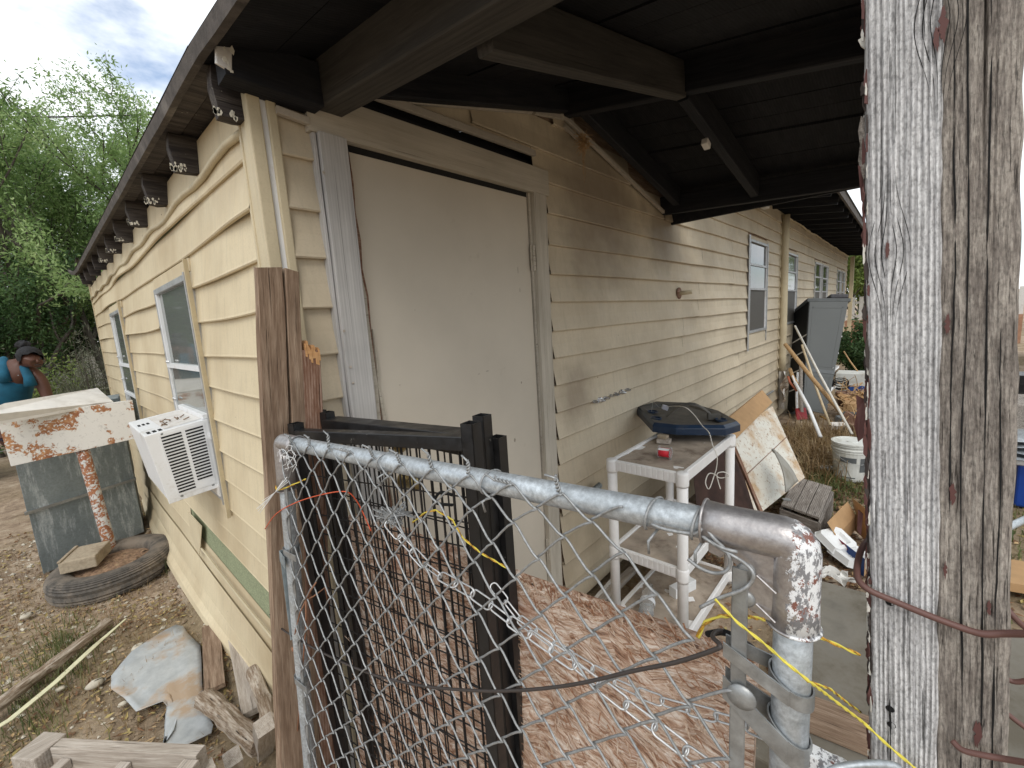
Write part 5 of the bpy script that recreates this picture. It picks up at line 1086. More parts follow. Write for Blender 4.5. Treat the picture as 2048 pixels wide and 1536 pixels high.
# ================================================================== front-wall yard things
ws = thing('steel_sheet', 'large rust-stained white metal panel leaning on the wall behind the shelf', 'metal panel', (3.2, -.5, 0))
A1, A2 = at_z(1610, 958, .22), at_d(1535, 810, 3.9)
Pq = [at_d(1545, 812, 4.0), at_d(1610, 955, 3.62), at_d(1520, 1030, 3.05), at_d(1430, 1080, 2.75), at_d(1462, 872, 3.1)]
n_ = (Pq[1] - Pq[0]).cross(Pq[3] - Pq[0]).normalized(); Pq = [p - n_ * (p - Pq[0]).dot(n_) for p in Pq]
if n_.y > 0: n_ = -n_
MB().prism(Pq, n_ * -.03).build('sheet', M_RUSTSHEET, ws, bevel=.002)
s0, s1 = at_pl(1473, 968, Pq[0], n_), at_pl(1574, 873, Pq[0], n_); beam('crease', s0 + n_ * .002, s1 + n_ * .002, .006, .003, M_BROKEN, ws, up=n_)
tag(MB().prism([at_d(1385, 930, 2.78), at_d(1462, 868, 3.10), at_d(1512, 1032, 2.85), at_d(1400, 1080, 2.6)], (.02, .01, 0)).build('board', plain('dark_red_brown_board', (.045, .022, .016), .8, 0, .4, 12)), 'dark red-brown board leaning between the shelf and the rusty panel', 'board')
tag(beam('board_edge', at_d(1468, 895, 2.95), at_d(1528, 1040, 2.75), .02, .022, M_BROKEN, None, rough=.003, seg=14), 'narrow rusty strip along the near edge of the rusty panel', 'strip')
tag(MB().prism([at_d(1440, 850, 3.3), at_d(1525, 780, 4.3), at_d(1545, 805, 4.2), at_d(1470, 880, 3.2)], (0, .02, -.01)).build('board_offcut', M_CARD), 'tan board edge sticking out behind the rusty white panel', 'board')
m = MB(); tp_, b0, b1 = at_d(1544, 898, 3.3), at_d(1570, 985, 2.95), at_d(1595, 962, 3.25); tpm = at_d(1541, 900, 3.3)
m.grid(lambda u, v: tp_.lerp(b0.lerp(b1, u), v) + V((.012 * math.sin(u * 7 + v * 3), -.02 * math.sin(math.pi * v), 0)), 10, 12); o = m.build('cloth', M_TARP, smooth=True); sm = o.modifiers.new('thickness', 'SOLIDIFY'); sm.thickness = .008
tag(o, 'stiff grey cloth hanging in a point over the rusty panel', 'cloth')
# wooden crate
cr = thing('wooden_crate', 'low weathered grey wooden crate with a hinged lid in front of the rusty panel', 'crate', (3.1, -.85, 0))
cp = [at_z(u, v, .20) for u, v in ((1562, 1012), (1639, 1040), (1665, 978), (1592, 957))]
dn = V((0, 0, -.20))
for i in range(4):
    a, b = cp[i] + dn * .12, cp[(i + 1) % 4] + dn * .12; beam('side_board', (a + b) / 2 + (a - b) * .5 + dn * .22, (a + b) / 2 + (b - a) * .5 + dn * .22, .02, .09, M_CRATE, cr); beam('side_board', a + dn * .68, b + dn * .68, .02, .08, M_CRATE, cr)
for k in range(3):
    a, b = cp[0].lerp(cp[1], k / 3 + .01), cp[3].lerp(cp[2], k / 3 + .01); a2, b2 = cp[0].lerp(cp[1], (k + 1) / 3 - .01), cp[3].lerp(cp[2], (k + 1) / 3 - .01)
    MB().prism([a, a2, b2, b], (0, 0, .018)).build('lid_board', M_CRATE, cr, bevel=.002)
for k in (.15, .75): c_ = cp[0].lerp(cp[3], k); MB().box(c_ + V((.0, -.02, .021)), (.04, .05, .004), Matrix.Rotation(rad(30), 3, 'Z')).build('hinge', M_GALVD, cr)
# cardboard carton with visible letters
ct = thing('carton', 'open brown and blue printed cardboard carton beside the foot of the post', 'carton', tuple(at_z(1705, 1090, 0)))
c0, c1, c2, c3 = at_z(1672, 1072, .16), at_z(1712, 1100, .16), at_z(1745, 1062, .16), at_z(1700, 1038, .16)
c0, c1, c2, c3 = at_z(1673, 1074, .12), at_z(1730, 1118, .12), at_z(1765, 1075, .12), at_z(1712, 1030, .12)
g_ = V((0, 0, -.12))
f1 = MB().prism([c0, c1, c1 + g_, c0 + g_], (.004, .004, 0)).build('front_panel', M_BLUEP, ct); MB().prism([c1, c2, c2 + g_, c1 + g_], (.004, 0, 0)).build('end_panel', M_CARD, ct)
MB().prism([c3, c2, c2 + g_, c3 + g_], (0, .004, 0)).build('back_panel', M_CARD, ct); MB().prism([c0, c3, c3 + g_, c0 + g_], (.004, 0, 0)).build('end_panel', M_CARD, ct)
MB().prism([c0, c3, c3 + V((-.03, .05, .10)), c0 + V((-.03, .05, .10))], (.003, .003, 0)).build('flap', M_CARD, ct); MB().prism([c0, at_z(1640, 1050, .05), at_z(1655, 1072, .04)], (0, 0, .004)).build('flap', M_CARD, ct)
MB().prism([c3, c2, c2 + V((.02, .03, .12)), c3 + V((.02, .03, .12))], (.003, 0, 0)).build('flap', M_CARD, ct)
def text(s, size, M_, mat, parent, name='lettering', ext=.0004):
    cu = bpy.data.curves.new(name, 'FONT'); cu.body = s; cu.size = size; cu.extrude = ext; to = bpy.data.objects.new('tmp_text', cu); COL.objects.link(to)
    bpy.context.view_layer.update(); me = bpy.data.meshes.new_from_object(to); bpy.data.objects.remove(to); o = bpy.data.objects.new(name, me); COL.objects.link(o); me.materials.clear(); me.materials.append(mat); o.parent = parent; o.matrix_basis = wm(parent).inverted() @ M_; return o
ex = (c1 - c0).normalized(); ez_ = V((0, 0, 1)); ny2 = ex.cross(ez_); ny2 = ny2 if ny2.x < 0 else -ny2
o_ = c0.lerp(c1, .50) + V((0, 0, -.088)) + ny2 * .003
text('PE', .062, Matrix(((ex.x, 0, ny2.x, o_.x), (ex.y, 0, ny2.y, o_.y), (0, 1, ny2.z, o_.z), (0, 0, 0, 1))), M_LETTER, f1)
MB().prism([c0 + ny2 * .001, c0.lerp(c1, .35) + ny2 * .001, c0.lerp(c1, .45) + V((0, 0, -.03)) + ny2 * .001, c0.lerp(c1, .1) + V((0, 0, -.02)) + ny2 * .001], ny2 * .0008).build('red_print', plain('dark_red_print', (.25, .02, .04), .7), f1)
# foam box
fb_ = thing('foam_container', 'open white foam takeout container lying on the ground left of the post', 'foam container', tuple(at_z(1675, 1110, .02)))
def clam(pc, M_, nm):
    m = MB(); W_, D_, H_ = .105, .095, .035; vs = []
    for (k, z) in ((1, 0), (.97, .006), (.8, -H_), (.55, -H_), (.42, -H_ + .018), (.25, -H_ + .018)):
        for (sx, sy) in ((-1, -.75), (-.75, -1), (.75, -1), (1, -.75), (1, .75), (.75, 1), (-.75, 1), (-1, .75)): vs.append(pc + M_ @ V((sx * W_ * k, sy * D_ * k, z)))
    m.add(vs, [(r * 8 + i, r * 8 + (i + 1) % 8, (r + 1) * 8 + (i + 1) % 8, (r + 1) * 8 + i) for r in range(5) for i in range(8)] + [tuple(range(40, 48))]); o = m.build(nm, M_FOAM, fb_); s_ = o.modifiers.new('thickness', 'SOLIDIFY'); s_.thickness = .003
clam(at_z(1672, 1083, .10), Matrix.Rotation(rad(-35), 3, 'Z') @ Matrix.Rotation(rad(205), 3, 'X'), 'lid'); clam(at_z(1700, 1112, .05), Matrix.Rotation(rad(-35), 3, 'Z') @ Matrix.Rotation(rad(192), 3, 'X'), 'base')
m = MB(); pc = at_z(1668, 1148, .09)
m.grid(lambda u, v: pc + V(((u - .5) * .12, (v - .5) * .16, 0)) + V(mn.noise_vector(V((u * 3.5, v * 3.5, 1)))) * .05, 14, 14); o = m.build('paper', M_PAPER); tag(o, 'crumpled white paper on the ground at the edge of the concrete', 'paper')
# bucket
bp = at_z(1700, 955, 0); bu = thing('bucket', 'dirty white plastic bucket with a lid standing in the grass', 'bucket', tuple(bp))
MB().lathe(bp, [(.125, 0), (.132, .02), (.148, .27), (.152, .275), (.150, .29), (.156, .295), (.156, .305), (.150, .31), (.150, .325), (.158, .33), (.158, .34), (.151, .345)], 32).build('pail', M_BUCKET, bu, smooth=False)
MB().lathe(bp + V((0, 0, .345)), [(.158, 0), (.162, .004), (.162, .020), (.150, .022), (.148, .012), (.04, .012), (.038, .018), (.002, .018)], 32).build('lid', M_BUCKET, bu)
m = MB(); m.loop([bp + V((.16 * math.cos(a), .16 * math.sin(a), .30 - .12 * max(0, math.cos(a - 3.6)))) for a in [2 * math.pi * k / 30 for k in range(30)]], .002, 5); m.build('handle', M_WIRE, bu)
def wrap_label(a0, a1, z0, z1, mat, nm, r0=.1435):
    m = MB(); m.grid(lambda u, v: bp + V(((.1325 + (z0 + (z1 - z0) * v - .02) * .062 + .0015) * math.cos(a0 + (a1 - a0) * u), (.1325 + (z0 + (z1 - z0) * v - .02) * .062 + .0015) * math.sin(a0 + (a1 - a0) * u), z0 + (z1 - z0) * v)), 10, 1); return m.build(nm, mat, bu)
wrap_label(rad(150), rad(200), .185, .235, M_GREYPLD, 'printed_band'); wrap_label(rad(212), rad(250), .10, .235, M_GREYPLD, 'printed_label'); wrap_label(rad(150), rad(200), .035, .045, M_GREYPLD, 'printed_band')
tag(MB().box(at_z(1652, 935, .03), (.09, .11, .02), Matrix.Rotation(rad(20), 3, 'Z')).build('scrap_paper', M_PAPER), 'white scrap lying in the grass left of the bucket', 'scrap')
# grey cabinet leaning with open shelves
cb = thing('cabinet', 'tall grey plastic cabinet leaning on the wall with open shelves on one side', 'cabinet', (7.4, -.45, 0))
q = [at_d(1618, 603, 6.45), at_d(1697, 603, 6.35), at_d(1672, 735, 6.2), at_d(1655, 828, 6.1), at_d(1604, 818, 6.2)]
n_ = (q[1] - q[0]).cross(q[4] - q[0]).normalized(); n_ = n_ if n_.x < 0 else -n_
q = [p - n_ * (p - q[0]).dot(n_) for p in q]; TLc, TRc, BRc, BLc = q[0], q[1], q[3], q[4]
bk_ = -n_ * .48
MB().prism([TLc, TRc, BRc, BLc], -n_ * .02).build('side_panel', M_GREYPL, cb, bevel=.004)
lp = lambda a, b: TLc.lerp(TRc, a).lerp(BLc.lerp(BRc, a), b)
for (b0, b1) in ((.05, .60), (.68, .98)):
    for (a0, a1, bb0, bb1) in ((.10, .13, b0, b1), (.87, .90, b0, b1), (.10, .90, b0, b0 + .012), (.10, .90, b1 - .012, b1)): MB().prism([lp(a0, bb0) + n_ * .003, lp(a1, bb0) + n_ * .003, lp(a1, bb1) + n_ * .003, lp(a0, bb1) + n_ * .003], -n_ * .003).build('moulding', M_GREYPL, cb)
MB().prism([lp(0, .625), lp(1, .625), lp(1, .655), lp(0, .655)], n_ * .006).build('joint_band', M_GREYPLD, cb)
MB().prism([TLc + bk_, TRc + bk_, BRc + bk_, BLc + bk_], -n_ * .02).build('side_panel', M_GREYPL, cb); MB().prism([TLc, BLc, BLc + bk_, TLc + bk_], (TRc - TLc).normalized() * .015).build('back_panel', M_VOID, cb)
m = MB(); m.prism([TLc - (TRc - TLc) * .04, TRc + (TRc - TLc) * .06, TRc + bk_ + (TRc - TLc) * .06, TLc + bk_], (0, 0, .05)); m.build('top', M_GREYPLD, cb, bevel=.004)
for b in (.32, .47, .63, .80): MB().prism([lp(0, b) + bk_ * .03, lp(1.03, b) + bk_ * .03, lp(1.03, b) + bk_, lp(0, b) + bk_], (0, 0, .02)).build('shelf', M_WHITE, cb)
for b, s in ((.6, .06), (.79, .07)):
    p = lp(1.0, b) + bk_ * .5 + V((0, 0, .05)); m = MB(); m.grid(lambda u, v: p + V(((u - .5) * .4, (v - .5) * .2, .0)) + V(mn.noise_vector(V((u * 4, v * 4, b * 20)))) * .09, 10, 8); tag(m.build('plastic_bag', M_FOAM), 'white plastic bag spilling from a %s cabinet shelf' % ('middle' if b < .7 else 'lower'), 'bag')
tag(MB().prism([lp(.55, 0) + V((0, 0, .055)), lp(1.0, 0) + V((0, 0, .055)), lp(1.0, 0) + bk_ * .7 + V((0, 0, .055)), lp(.55, 0) + bk_ * .7 + V((0, 0, .055))], (0, 0, .06)).build('foam_pad', plain('dark_grey_foam', (.09, .09, .10), .95, 0, .4, 60, bmp=.004), bevel=.015), 'dark grey foam pad on top of the leaning cabinet', 'pad')
# poles, sticks and tools leaning by the cabinet
def stick(a, b, r, mat, label, cat='pole', nm='pole'): return tag(MB().tube([V(a), V(a).lerp(V(b), .5) + V((0, .01, 0)), V(b)], r, 8).build(nm, mat, smooth=True), label, cat)
stick(at_d(1570, 688, 5.6), at_d(1683, 826, 5.0), .024, M_STICK, 'thick brown wooden handle slanting down in front of the grey cabinet')
stick(at_d(1590, 652, 6.0), at_d(1704, 868, 4.6), .014, M_WCORD, 'long pale slender pole leaning in front of the grey cabinet')
stick(at_d(1604, 690, 6.0), at_d(1660, 850, 5.2), .014, plain('pale_stick', (.55, .45, .30), .7), 'thin tan stick standing in front of the grey cabinet')
tt = thing('shovel', 'white-handled garden tool with a forked red end leaning on the wall', 'tool', tuple(at_d(1640, 875, 4.7)))
MB().tube([at_d(1590, 765, 5.3), at_d(1617, 815, 5.0), at_d(1641, 874, 4.7)], .019, 10).build('handle', M_WHITE, tt, smooth=True); MB().tube([at_d(1576, 753, 5.4), at_d(1580, 765, 5.35), at_d(1594, 782, 5.25)], .014, 6).build('fork', M_BRICK, tt); MB().tube([at_d(1585, 752, 5.4), at_d(1590, 765, 5.3)], .011, 6).build('fork', M_WHITE, tt)
stick(at_d(1580, 738, 5.6), at_d(1594, 768, 5.3), .022, M_STICK, 'short brown handle end against the wall by the downspout')
stick(at_d(1602, 725, 6.2), at_d(1604, 840, 5.8), .025, M_GREYB, 'dark grey wooden post end standing by the wall left of the cabinet')
stick(at_d(1595, 745, 6.3), at_d(1594, 838, 6.0), .016, M_WHITE, 'short white upright rod in the dark gap by the wall')
stick(at_d(1601, 640, 6.9), at_d(1598, 830, 6.2), .018, M_PALE, 'slim pale stick upright between the wall and the cabinet')
stick(at_d(1688, 703, 7.5), at_d(1717, 745, 7.0), .012, M_STICK, 'thin tan cane sticking out right of the cabinet')
stick(at_z(1640, 832, .05), at_z(1700, 862, .05), .012, M_YELD, 'yellow-brown rod lying in the dry weeds')
tag(MB().prism([at_d(1592, 818, 5.9), at_d(1612, 816, 5.9), at_d(1616, 838, 5.7), at_d(1594, 840, 5.7)], (.04, .02, 0)).build('dustpan', plain('dark_red_plastic', (.22, .015, .02), .5), bevel=.004), 'dark red plastic scoop at the foot of the wall', 'scoop')
# junk heap behind the cabinet
def junk(nm, mb, mat, label, cat, **k): return tag(mb.build(nm, mat, **k), label, cat)
junk('crate', MB().box(at_d(1705, 765, 7.0), (.4, .42, .35)), M_BUCKET, 'greenish-white plastic crate in the heap beyond the cabinet', 'crate', bevel=.01)
c_ = at_d(1692, 800, 6.4); junk('flower_pot', MB().lathe(c_ - V((0, 0, .1)), [(.09, 0), (.12, .18), (.135, .18), (.135, .22), (.1, .22)], 18), M_BROKEN, 'dark brown flower pot in the junk heap', 'pot')
c_ = at_d(1708, 795, 6.2); junk('crumpled_bag', MB().grid(lambda u, v: c_ + V(((u - .5) * .3, (v - .5) * .3, .0)) + V(mn.noise_vector(V((u * 4, v * 4, 7)))) * .16, 12, 12), M_CARD, 'crumpled brown paper bag in the junk heap', 'bag')
c_ = at_d(1680, 775, 6.5); junk('cable_coil', MB().tube([c_ + V((.05 * math.sin(a * .3), .10 * math.cos(a), .06 * math.sin(a) + a * .003)) for a in [k * .5 for k in range(60)]], .008, 5), M_VENT, 'coil of black cable in the junk heap by the cabinet', 'cable')
junk('board', MB().box(at_d(1708, 828, 5.8), (.5, .3, .03), Matrix.Rotation(rad(14), 3, 'Y')), M_GREYPLD, 'dark grey board lying flat on the junk heap', 'board')
junk('board', MB().box(at_d(1706, 845, 5.5), (.08, .28, .16), Matrix.Rotation(rad(34), 3, 'X')), M_BROKEN, 'rusty brown board tilted at the front of the junk heap', 'board')
for k, (u, v, d, sz, mt, nm, lab) in enumerate(((1700, 812, 6.0, .13, M_CARD, 'carton', 'small torn carton on the junk heap'), (1712, 778, 6.6, .10, M_BLUEP, 'tin', 'dark blue tin in the junk heap'), (1686, 838, 5.6, .09, M_GREYPLD, 'tub', 'dark grey tub at the front of the junk heap'),
        (1714, 858, 5.2, .10, M_BROKEN, 'wood_scrap', 'red-brown scrap of wood at the right of the junk heap'), (1676, 852, 5.4, .08, M_WHITED, 'plastic_tub', 'dirty white tub among the dry weeds'), (1698, 770, 7.2, .14, M_GREYB, 'wood_scrap', 'grey wooden offcut behind the junk heap'), (1716, 812, 6.3, .12, M_PALE, 'wood_scrap', 'pale wooden offcut on the right of the junk heap'))):
    junk(nm, MB().box(at_d(u, v, d), (sz * 2.2, sz, sz * .9), Matrix.Rotation(k * 1.3, 3, 'Z') @ Matrix.Rotation(.4 * math.sin(k * 2), 3, 'X')), mt, lab, nm.replace('_', ' '), bevel=.006)
m = MB()
for k in range(120):
    p = at_d(R.uniform(1682, 1722), R.uniform(765, 860), R.uniform(5.4, 6.8)); p.z = max(p.z, .03); d = V((R.uniform(-1, 1), R.uniform(-1, 1), R.uniform(-.6, .9))).normalized() * R.uniform(.06, .22); m.tube([p, p + d * .5 + V((0, 0, .02)), p + d], R.uniform(.003, .008), 4)
tag(m.build('twigs', M_STICK), 'brown twigs and stalks tangled through the junk heap', None, kind='stuff')
for k, (u, v, d, a) in enumerate(((1500, 1015, 2.9, .5), (1690, 1020, 3.2, 2.0), (1600, 925, 3.9, 1.2), (1655, 905, 4.3, .3))):
    p = at_z(u, v, .02); junk('trash', MB().grid(lambda s, t: p + V(((s - .5) * .09, (t - .5) * .06, .01)) + V(mn.noise_vector(V((s * 4 + k, t * 4, 3)))) * .03, 6, 6), (M_PAPER, M_CARD, M_FOAM, M_WHITED)[k], ('crumpled white wrapper beside the leaning rusty panel', 'scrap of brown card near the blue printed carton', 'white plastic scrap in the grass by the rusty panel corner', 'dirty pale scrap between the weeds and the bucket')[k], 'scrap')
# bird nest and a white fitting under the porch roof
nc = at_y(1166, 285, -.10); m = MB()
for k in range(130):
    a = R.uniform(0, 6.28); r_ = R.uniform(.0, .035); p = nc + V((r_ * math.cos(a), r_ * math.sin(a) * .7, R.uniform(-.03, .03))); d = V((R.uniform(-1, 1), R.uniform(-1, 1), R.uniform(-1.2, .5))).normalized() * R.uniform(.015, .045); m.tube([p - d, p + d * .2 + V((0, 0, .004)), p + d], .0009, 4)
for k in range(6): p = nc + V((R.uniform(-.02, .02), 0, -.02)); m.tube([p, p + V((R.uniform(-.01, .01), 0, -.08)), p + V((R.uniform(-.02, .0), 0, -.18 * R.random() - .05))], .0007, 4)
tag(m.build('bird_nest', M_STICK), 'small straggly bird nest hanging where the gable meets the porch ridge', 'nest')
MB().box(lb, (.05, .03, .03), Matrix.Rotation(rad(20), 3, 'Y')).build('white_fitting', M_WHITED, house, bevel=.005)
p = at_y(1530, 410, -.1); MB().box(p, (.16, .06, .07)).build('eave_bracket', M_WHITED, house, bevel=.005)

# ================================================================== slice of yard right of the post
cl = thing('cool_box', 'blue cool box under flattened metal sheets right of the post', 'cool box', tuple(at_z(2045, 1000, 0)))
p = at_z(2052, 1010, 0); MB().box(p + V((.2, -.15, .17)), (.55, .45, .34)).build('case', M_BLUE, cl, bevel=.015); MB().box(p + V((.2, -.15, .36)), (.58, .48, .04)).build('lid', M_WHITE, cl, bevel=.01)
for k in range(4):
    c_ = p + V((.2 + .05 * k, -.1, .40 + .035 * k)); m = MB(); m.grid(lambda u, v: c_ + V(((u - .5) * .7, (v - .5) * .6, .02 * math.sin(u * 8 + k * 2) * math.cos(v * 6))), 12, 8); tag(m.build('metal_sheet', M_GALV, smooth=True), ('lowest', 'second', 'third', 'topmost')[k] + ' crumpled metal sheet stacked on the blue cool box', 'metal sheet', 'crumpled sheets on the cool box')
m = MB(); cc2 = at_d(2046, 790, 5.2)
for i in range(6): m.mm((cc2.x - .2, cc2.y - .3, cc2.z - .25 + i * .1), (cc2.x - .19, cc2.y + .3, cc2.z - .235 + i * .1)); m.mm((cc2.x - .2, cc2.y - .3 + i * .12, cc2.z - .25), (cc2.x - .19, cc2.y - .288 + i * .12, cc2.z + .25))
m.mm((cc2.x - .17, cc2.y - .3, cc2.z - .25), (cc2.x + .3, cc2.y + .3, cc2.z + .25)); tag(m.build('wire_crate', M_BLACK), 'black wire crate standing right of the post', 'crate')
tag(MB().mm((5.0, -2.9, 0), (5.6, -2.0, .72)).build('work_table', M_GREYB, bevel=.01), 'low wooden stand under the black wire crate', 'stand')
tk = thing('truck', 'white pickup truck parked beyond the post', 'truck', (13, -4.6, 0))
m = MB(); m.prism([(11.2, -5.4, .45), (11.2, -5.4, 1.05), (12.6, -5.4, 1.12), (13.1, -5.4, 1.75), (14.6, -5.4, 1.75), (14.7, -5.4, 1.15), (16.4, -5.4, 1.12), (16.4, -5.4, .45)], (0, 1.8, 0)); fixn(m.build('body', M_WHITE, tk, bevel=.06))
for y in (-5.41, -3.585): MB().prism([(12.8, y, 1.18), (13.2, y, 1.66), (14.5, y, 1.66), (14.55, y, 1.18)], (0, .006, 0)).build('side_window', M_PANE, tk)
for x in (12.1, 15.5):
    for y in (-5.42, -3.78): w2 = MB().lathe((x, y, .38), [(.38, 0), (.38, .2)], 24, (0, 1, 0)).build('wheel', M_RUBBER, tk); MB().lathe((x, y - .005, .38), [(.2, 0), (.2, .21)], 16, (0, 1, 0)).build('rim', M_GALV, w2)
hb = thing('brick_house', 'red brick house with a pale roof edge far beyond the post', 'house', (26, -10, 0))
MB().mm((24, -14, 0), (30, -7.2, 2.6)).build('wall', M_BRICK, hb); m = MB(); m.prism([(23.5, -14.5, 2.6), (23.5, -6.8, 2.6), (23.5, -10.6, 4.6)], (7, 0, 0)); fixn(m.build('roof', M_FASCIA, hb)); MB().mm((23.45, -14.5, 2.45), (23.55, -6.8, 2.62)).build('fascia', M_WHITE, hb); w3 = MB().mm((23.96, -11, 1), (24.0, -9.5, 2.1)).build('window', M_PANE, hb)
tag(MB().tube([at_d(2004, 1060, 2.2), at_d(2080, 1025, 2.6)], .018, 12).build('pipe', M_GALV, smooth=True), 'galvanised pipe lying at the right edge beside the post', 'pipe')
tag(MB().box(at_z(2025, 1150, .06), (.3, .22, .05), Matrix.Rotation(rad(15), 3, 'Z')).build('carton', M_CARD), 'flattened brown carton on the ground right of the post', 'carton')
fn_ = thing('picket_fence', 'distant pale fence with brown boards below seen between cabinet and post', 'fence', (20, -1, 0))
for k in range(22): MB().mm((20, -4 + k * .24, .9), (20.03, -3.88 + k * .24, 1.75)).build('picket', M_WHITED, fn_)
MB().mm((20.04, -4, 1.0), (20.08, 1.2, 1.08)).build('rail', M_WHITED, fn_); MB().mm((20.04, -4, 1.5), (20.08, 1.2, 1.58)).build('rail', M_WHITED, fn_); MB().mm((19.9, -4, 0), (20.0, 1.2, .9)).build('kickboard', plain('tan_fence_board', (.36, .20, .13), .9, 0, .2), fn_)

# ================================================================== person
def skin(name, joints, edges, mat, parent, sub=2, root=0):
    me = bpy.data.meshes.new(name); P0 = wm(parent).translation
    me.from_pydata([tuple(V(p) - P0) for p, r in joints], edges, []); o = bpy.data.objects.new(name, me); COL.objects.link(o); o.parent = parent
    md = o.modifiers.new('skin', 'SKIN'); md.use_smooth_shade = True
    for i, (p, r) in enumerate(joints):
        rr = r if isinstance(r, tuple) else (r, r); o.data.skin_vertices[0].data[i].radius = rr; o.data.skin_vertices[0].data[i].use_root = (i == root)
    ss = o.modifiers.new('sub', 'SUBSURF'); ss.levels = sub; ss.render_levels = sub; me.materials.append(mat); return o
pr = thing('person', 'woman in a teal sleeveless top with a hair bun, head bowed, beyond the metal box', 'person', (-.80, 5.3, 0))
J = [((-.86, 5.40, .98), .14), ((-.83, 5.33, 1.20), .14), ((-.745, 5.25, 1.42), .145), ((-.690, 5.19, 1.55), .080), ((-.645, 5.12, 1.585), .052), ((-.615, 5.07, 1.60), .066), ((-.590, 5.03, 1.625), .086), ((-.595, 5.06, 1.67), .074),
     ((-.80, 5.27, 1.565), .068), ((-.865, 5.25, 1.50), .064), ((-.965, 5.20, 1.28), .048), ((-.885, 5.03, 1.12), .032), ((-.865, 4.99, 1.075), .034),
     ((-.605, 5.11, 1.475), .064), ((-.560, 5.08, 1.40), .058), ((-.540, 5.06, 1.22), .046), ((-.525, 4.99, 1.03), .030), ((-.52, 4.97, .985), .034),
     ((-.84, 5.42, .86), .085), ((-.75, 5.40, .50), .060), ((-.72, 5.46, .09), .042), ((-.71, 5.34, .04), .038), ((-.72, 5.38, .86), .085), ((-.62, 5.34, .50), .060), ((-.60, 5.40, .09), .042), ((-.58, 5.28, .04), .038),
     ((-.560, 4.985, 1.575), .044)]
E_ = [(0, 1), (1, 2), (2, 3), (3, 4), (4, 5), (5, 6), (6, 7), (3, 8), (8, 9), (9, 10), (10, 11), (11, 12), (3, 13), (13, 14), (14, 15), (15, 16), (16, 17), (0, 18), (18, 19), (19, 20), (20, 21), (0, 22), (22, 23), (23, 24), (24, 25), (5, 26)]
body_ = skin('body', J, E_, M_SKIN, pr)
skin('tank_top', [((-.86, 5.40, .95), .175), ((-.83, 5.32, 1.18), .165), ((-.750, 5.235, 1.40), .165), ((-.715, 5.20, 1.48), .125)], [(0, 1), (1, 2), (2, 3)], M_TEAL, pr)
for a, b in (((-.790, 5.10, 1.50), (-.775, 5.235, 1.635)), ((-.635, 5.02, 1.44), (-.655, 5.125, 1.555))):
    MB().tube([V(a) + V((.0, .01, -.08)), V(a), V(b) + V((0, -.03, -.01)), V(b), V(b) + V((-.02, .08, -.02)), V(b) + V((-.03, .12, -.16))], [.050, .038, .032, .030, .032, .045], 12).build('strap', M_TEAL, pr, smooth=True)
skin('trousers', [((-.84, 5.40, 1.0), .150), ((-.84, 5.42, .86), .10), ((-.75, 5.40, .50), .078), ((-.72, 5.46, .12), .06), ((-.72, 5.38, .86), .10), ((-.62, 5.34, .50), .078), ((-.60, 5.40, .12), .06)], [(0, 1), (1, 2), (2, 3), (0, 4), (4, 5), (5, 6)], M_PANTS, pr)
m = MB(); hc = V((-.597, 5.052, 1.648)); hr = Matrix.Rotation(rad(-20), 3, 'X')
def hairf(u, v):
    a = u * 2 * math.pi; b = v * math.pi * (.70 - .16 * max(0, -math.sin(a)) + .03 * math.sin(a * 7)); p = V((math.sin(b) * math.cos(a) * .094, math.sin(b) * math.sin(a) * .112, math.cos(b) * .098)); p = Matrix.Rotation(rad(-16), 3, 'Y') @ Matrix.Rotation(rad(-22), 3, 'X') @ p
    return hc + p * (1 + .03 * math.sin(a * 40)) + V(mn.noise_vector(p * 40)) * .006
m.grid(hairf, 28, 14); o = m.build('hair', M_HAIR, pr, smooth=True)
bc_ = V((-.625, 5.10, 1.765)); m = MB(); m.grid(lambda u, v: bc_ + V((math.sin(v * math.pi) * math.cos(u * 6.283) * .052, math.sin(v * math.pi) * math.sin(u * 6.283) * .05, math.cos(v * math.pi) * .042)) * (1 + .15 * math.sin(u * 30 + v * 9)), 24, 12); m.build('hair_bun', M_HAIR, pr, smooth=True)
fc = V((-.555, 4.955, 1.59)); MB().tube([fc + V((0, .012, .03)), fc + V((.004, -.012, .0)), fc + V((.0, .006, -.012))], [.006, .012, .008], 8).build('nose', M_SKIN, pr, smooth=True)
for s_ in (-1, 1):
    MB().lathe(fc + V((s_ * .030, .012, .028)), [(.002, -.004), (.010, 0), (.002, .003)], 10, (0, -1, .3)).build('eye', M_HAIR, pr, smooth=True)
    MB().grid(lambda u, v: V((-.590 + s_ * .086, 5.05, 1.60)) + V((s_ * .006 * math.sin(u * 3.14), .018 * math.cos(v * 6.28) * (u + .1), .028 * math.sin(v * 6.28) * (u + .1))), 4, 10).build('ear', M_SKIN, pr, smooth=True)
MB().tube([fc + V((-.022, .010, -.030)), fc + V((0, .004, -.032)), fc + V((.022, .010, -.030))], .0045, 6).build('mouth', M_HAIR, pr, smooth=True)
for hx, hd in ((V((-.865, 4.99, 1.075)), V((.25, -.5, -.8))), (V((-.52, 4.97, .985)), V((.05, -.35, -.94)))):
    hd = hd.normalized(); sd2 = hd.orthogonal().normalized()
    for k, ln in enumerate((.065, .075, .070, .055)):
        b = hx + sd2 * (.026 - .017 * k) + hd * .03; MB().tube([b, b + hd * ln * .5, b + hd * ln * .8 + V((0, .012, 0)), b + hd * ln + V((0, .028, .006))], [.0095, .009, .008, .006], 7).build('finger', M_SKIN, pr, smooth=True)
    b = hx + sd2 * .026; MB().tube([b, b + sd2 * .022 + hd * .025, b + sd2 * .026 + hd * .05], [.011, .0095, .007], 7).build('thumb', M_SKIN, pr, smooth=True)
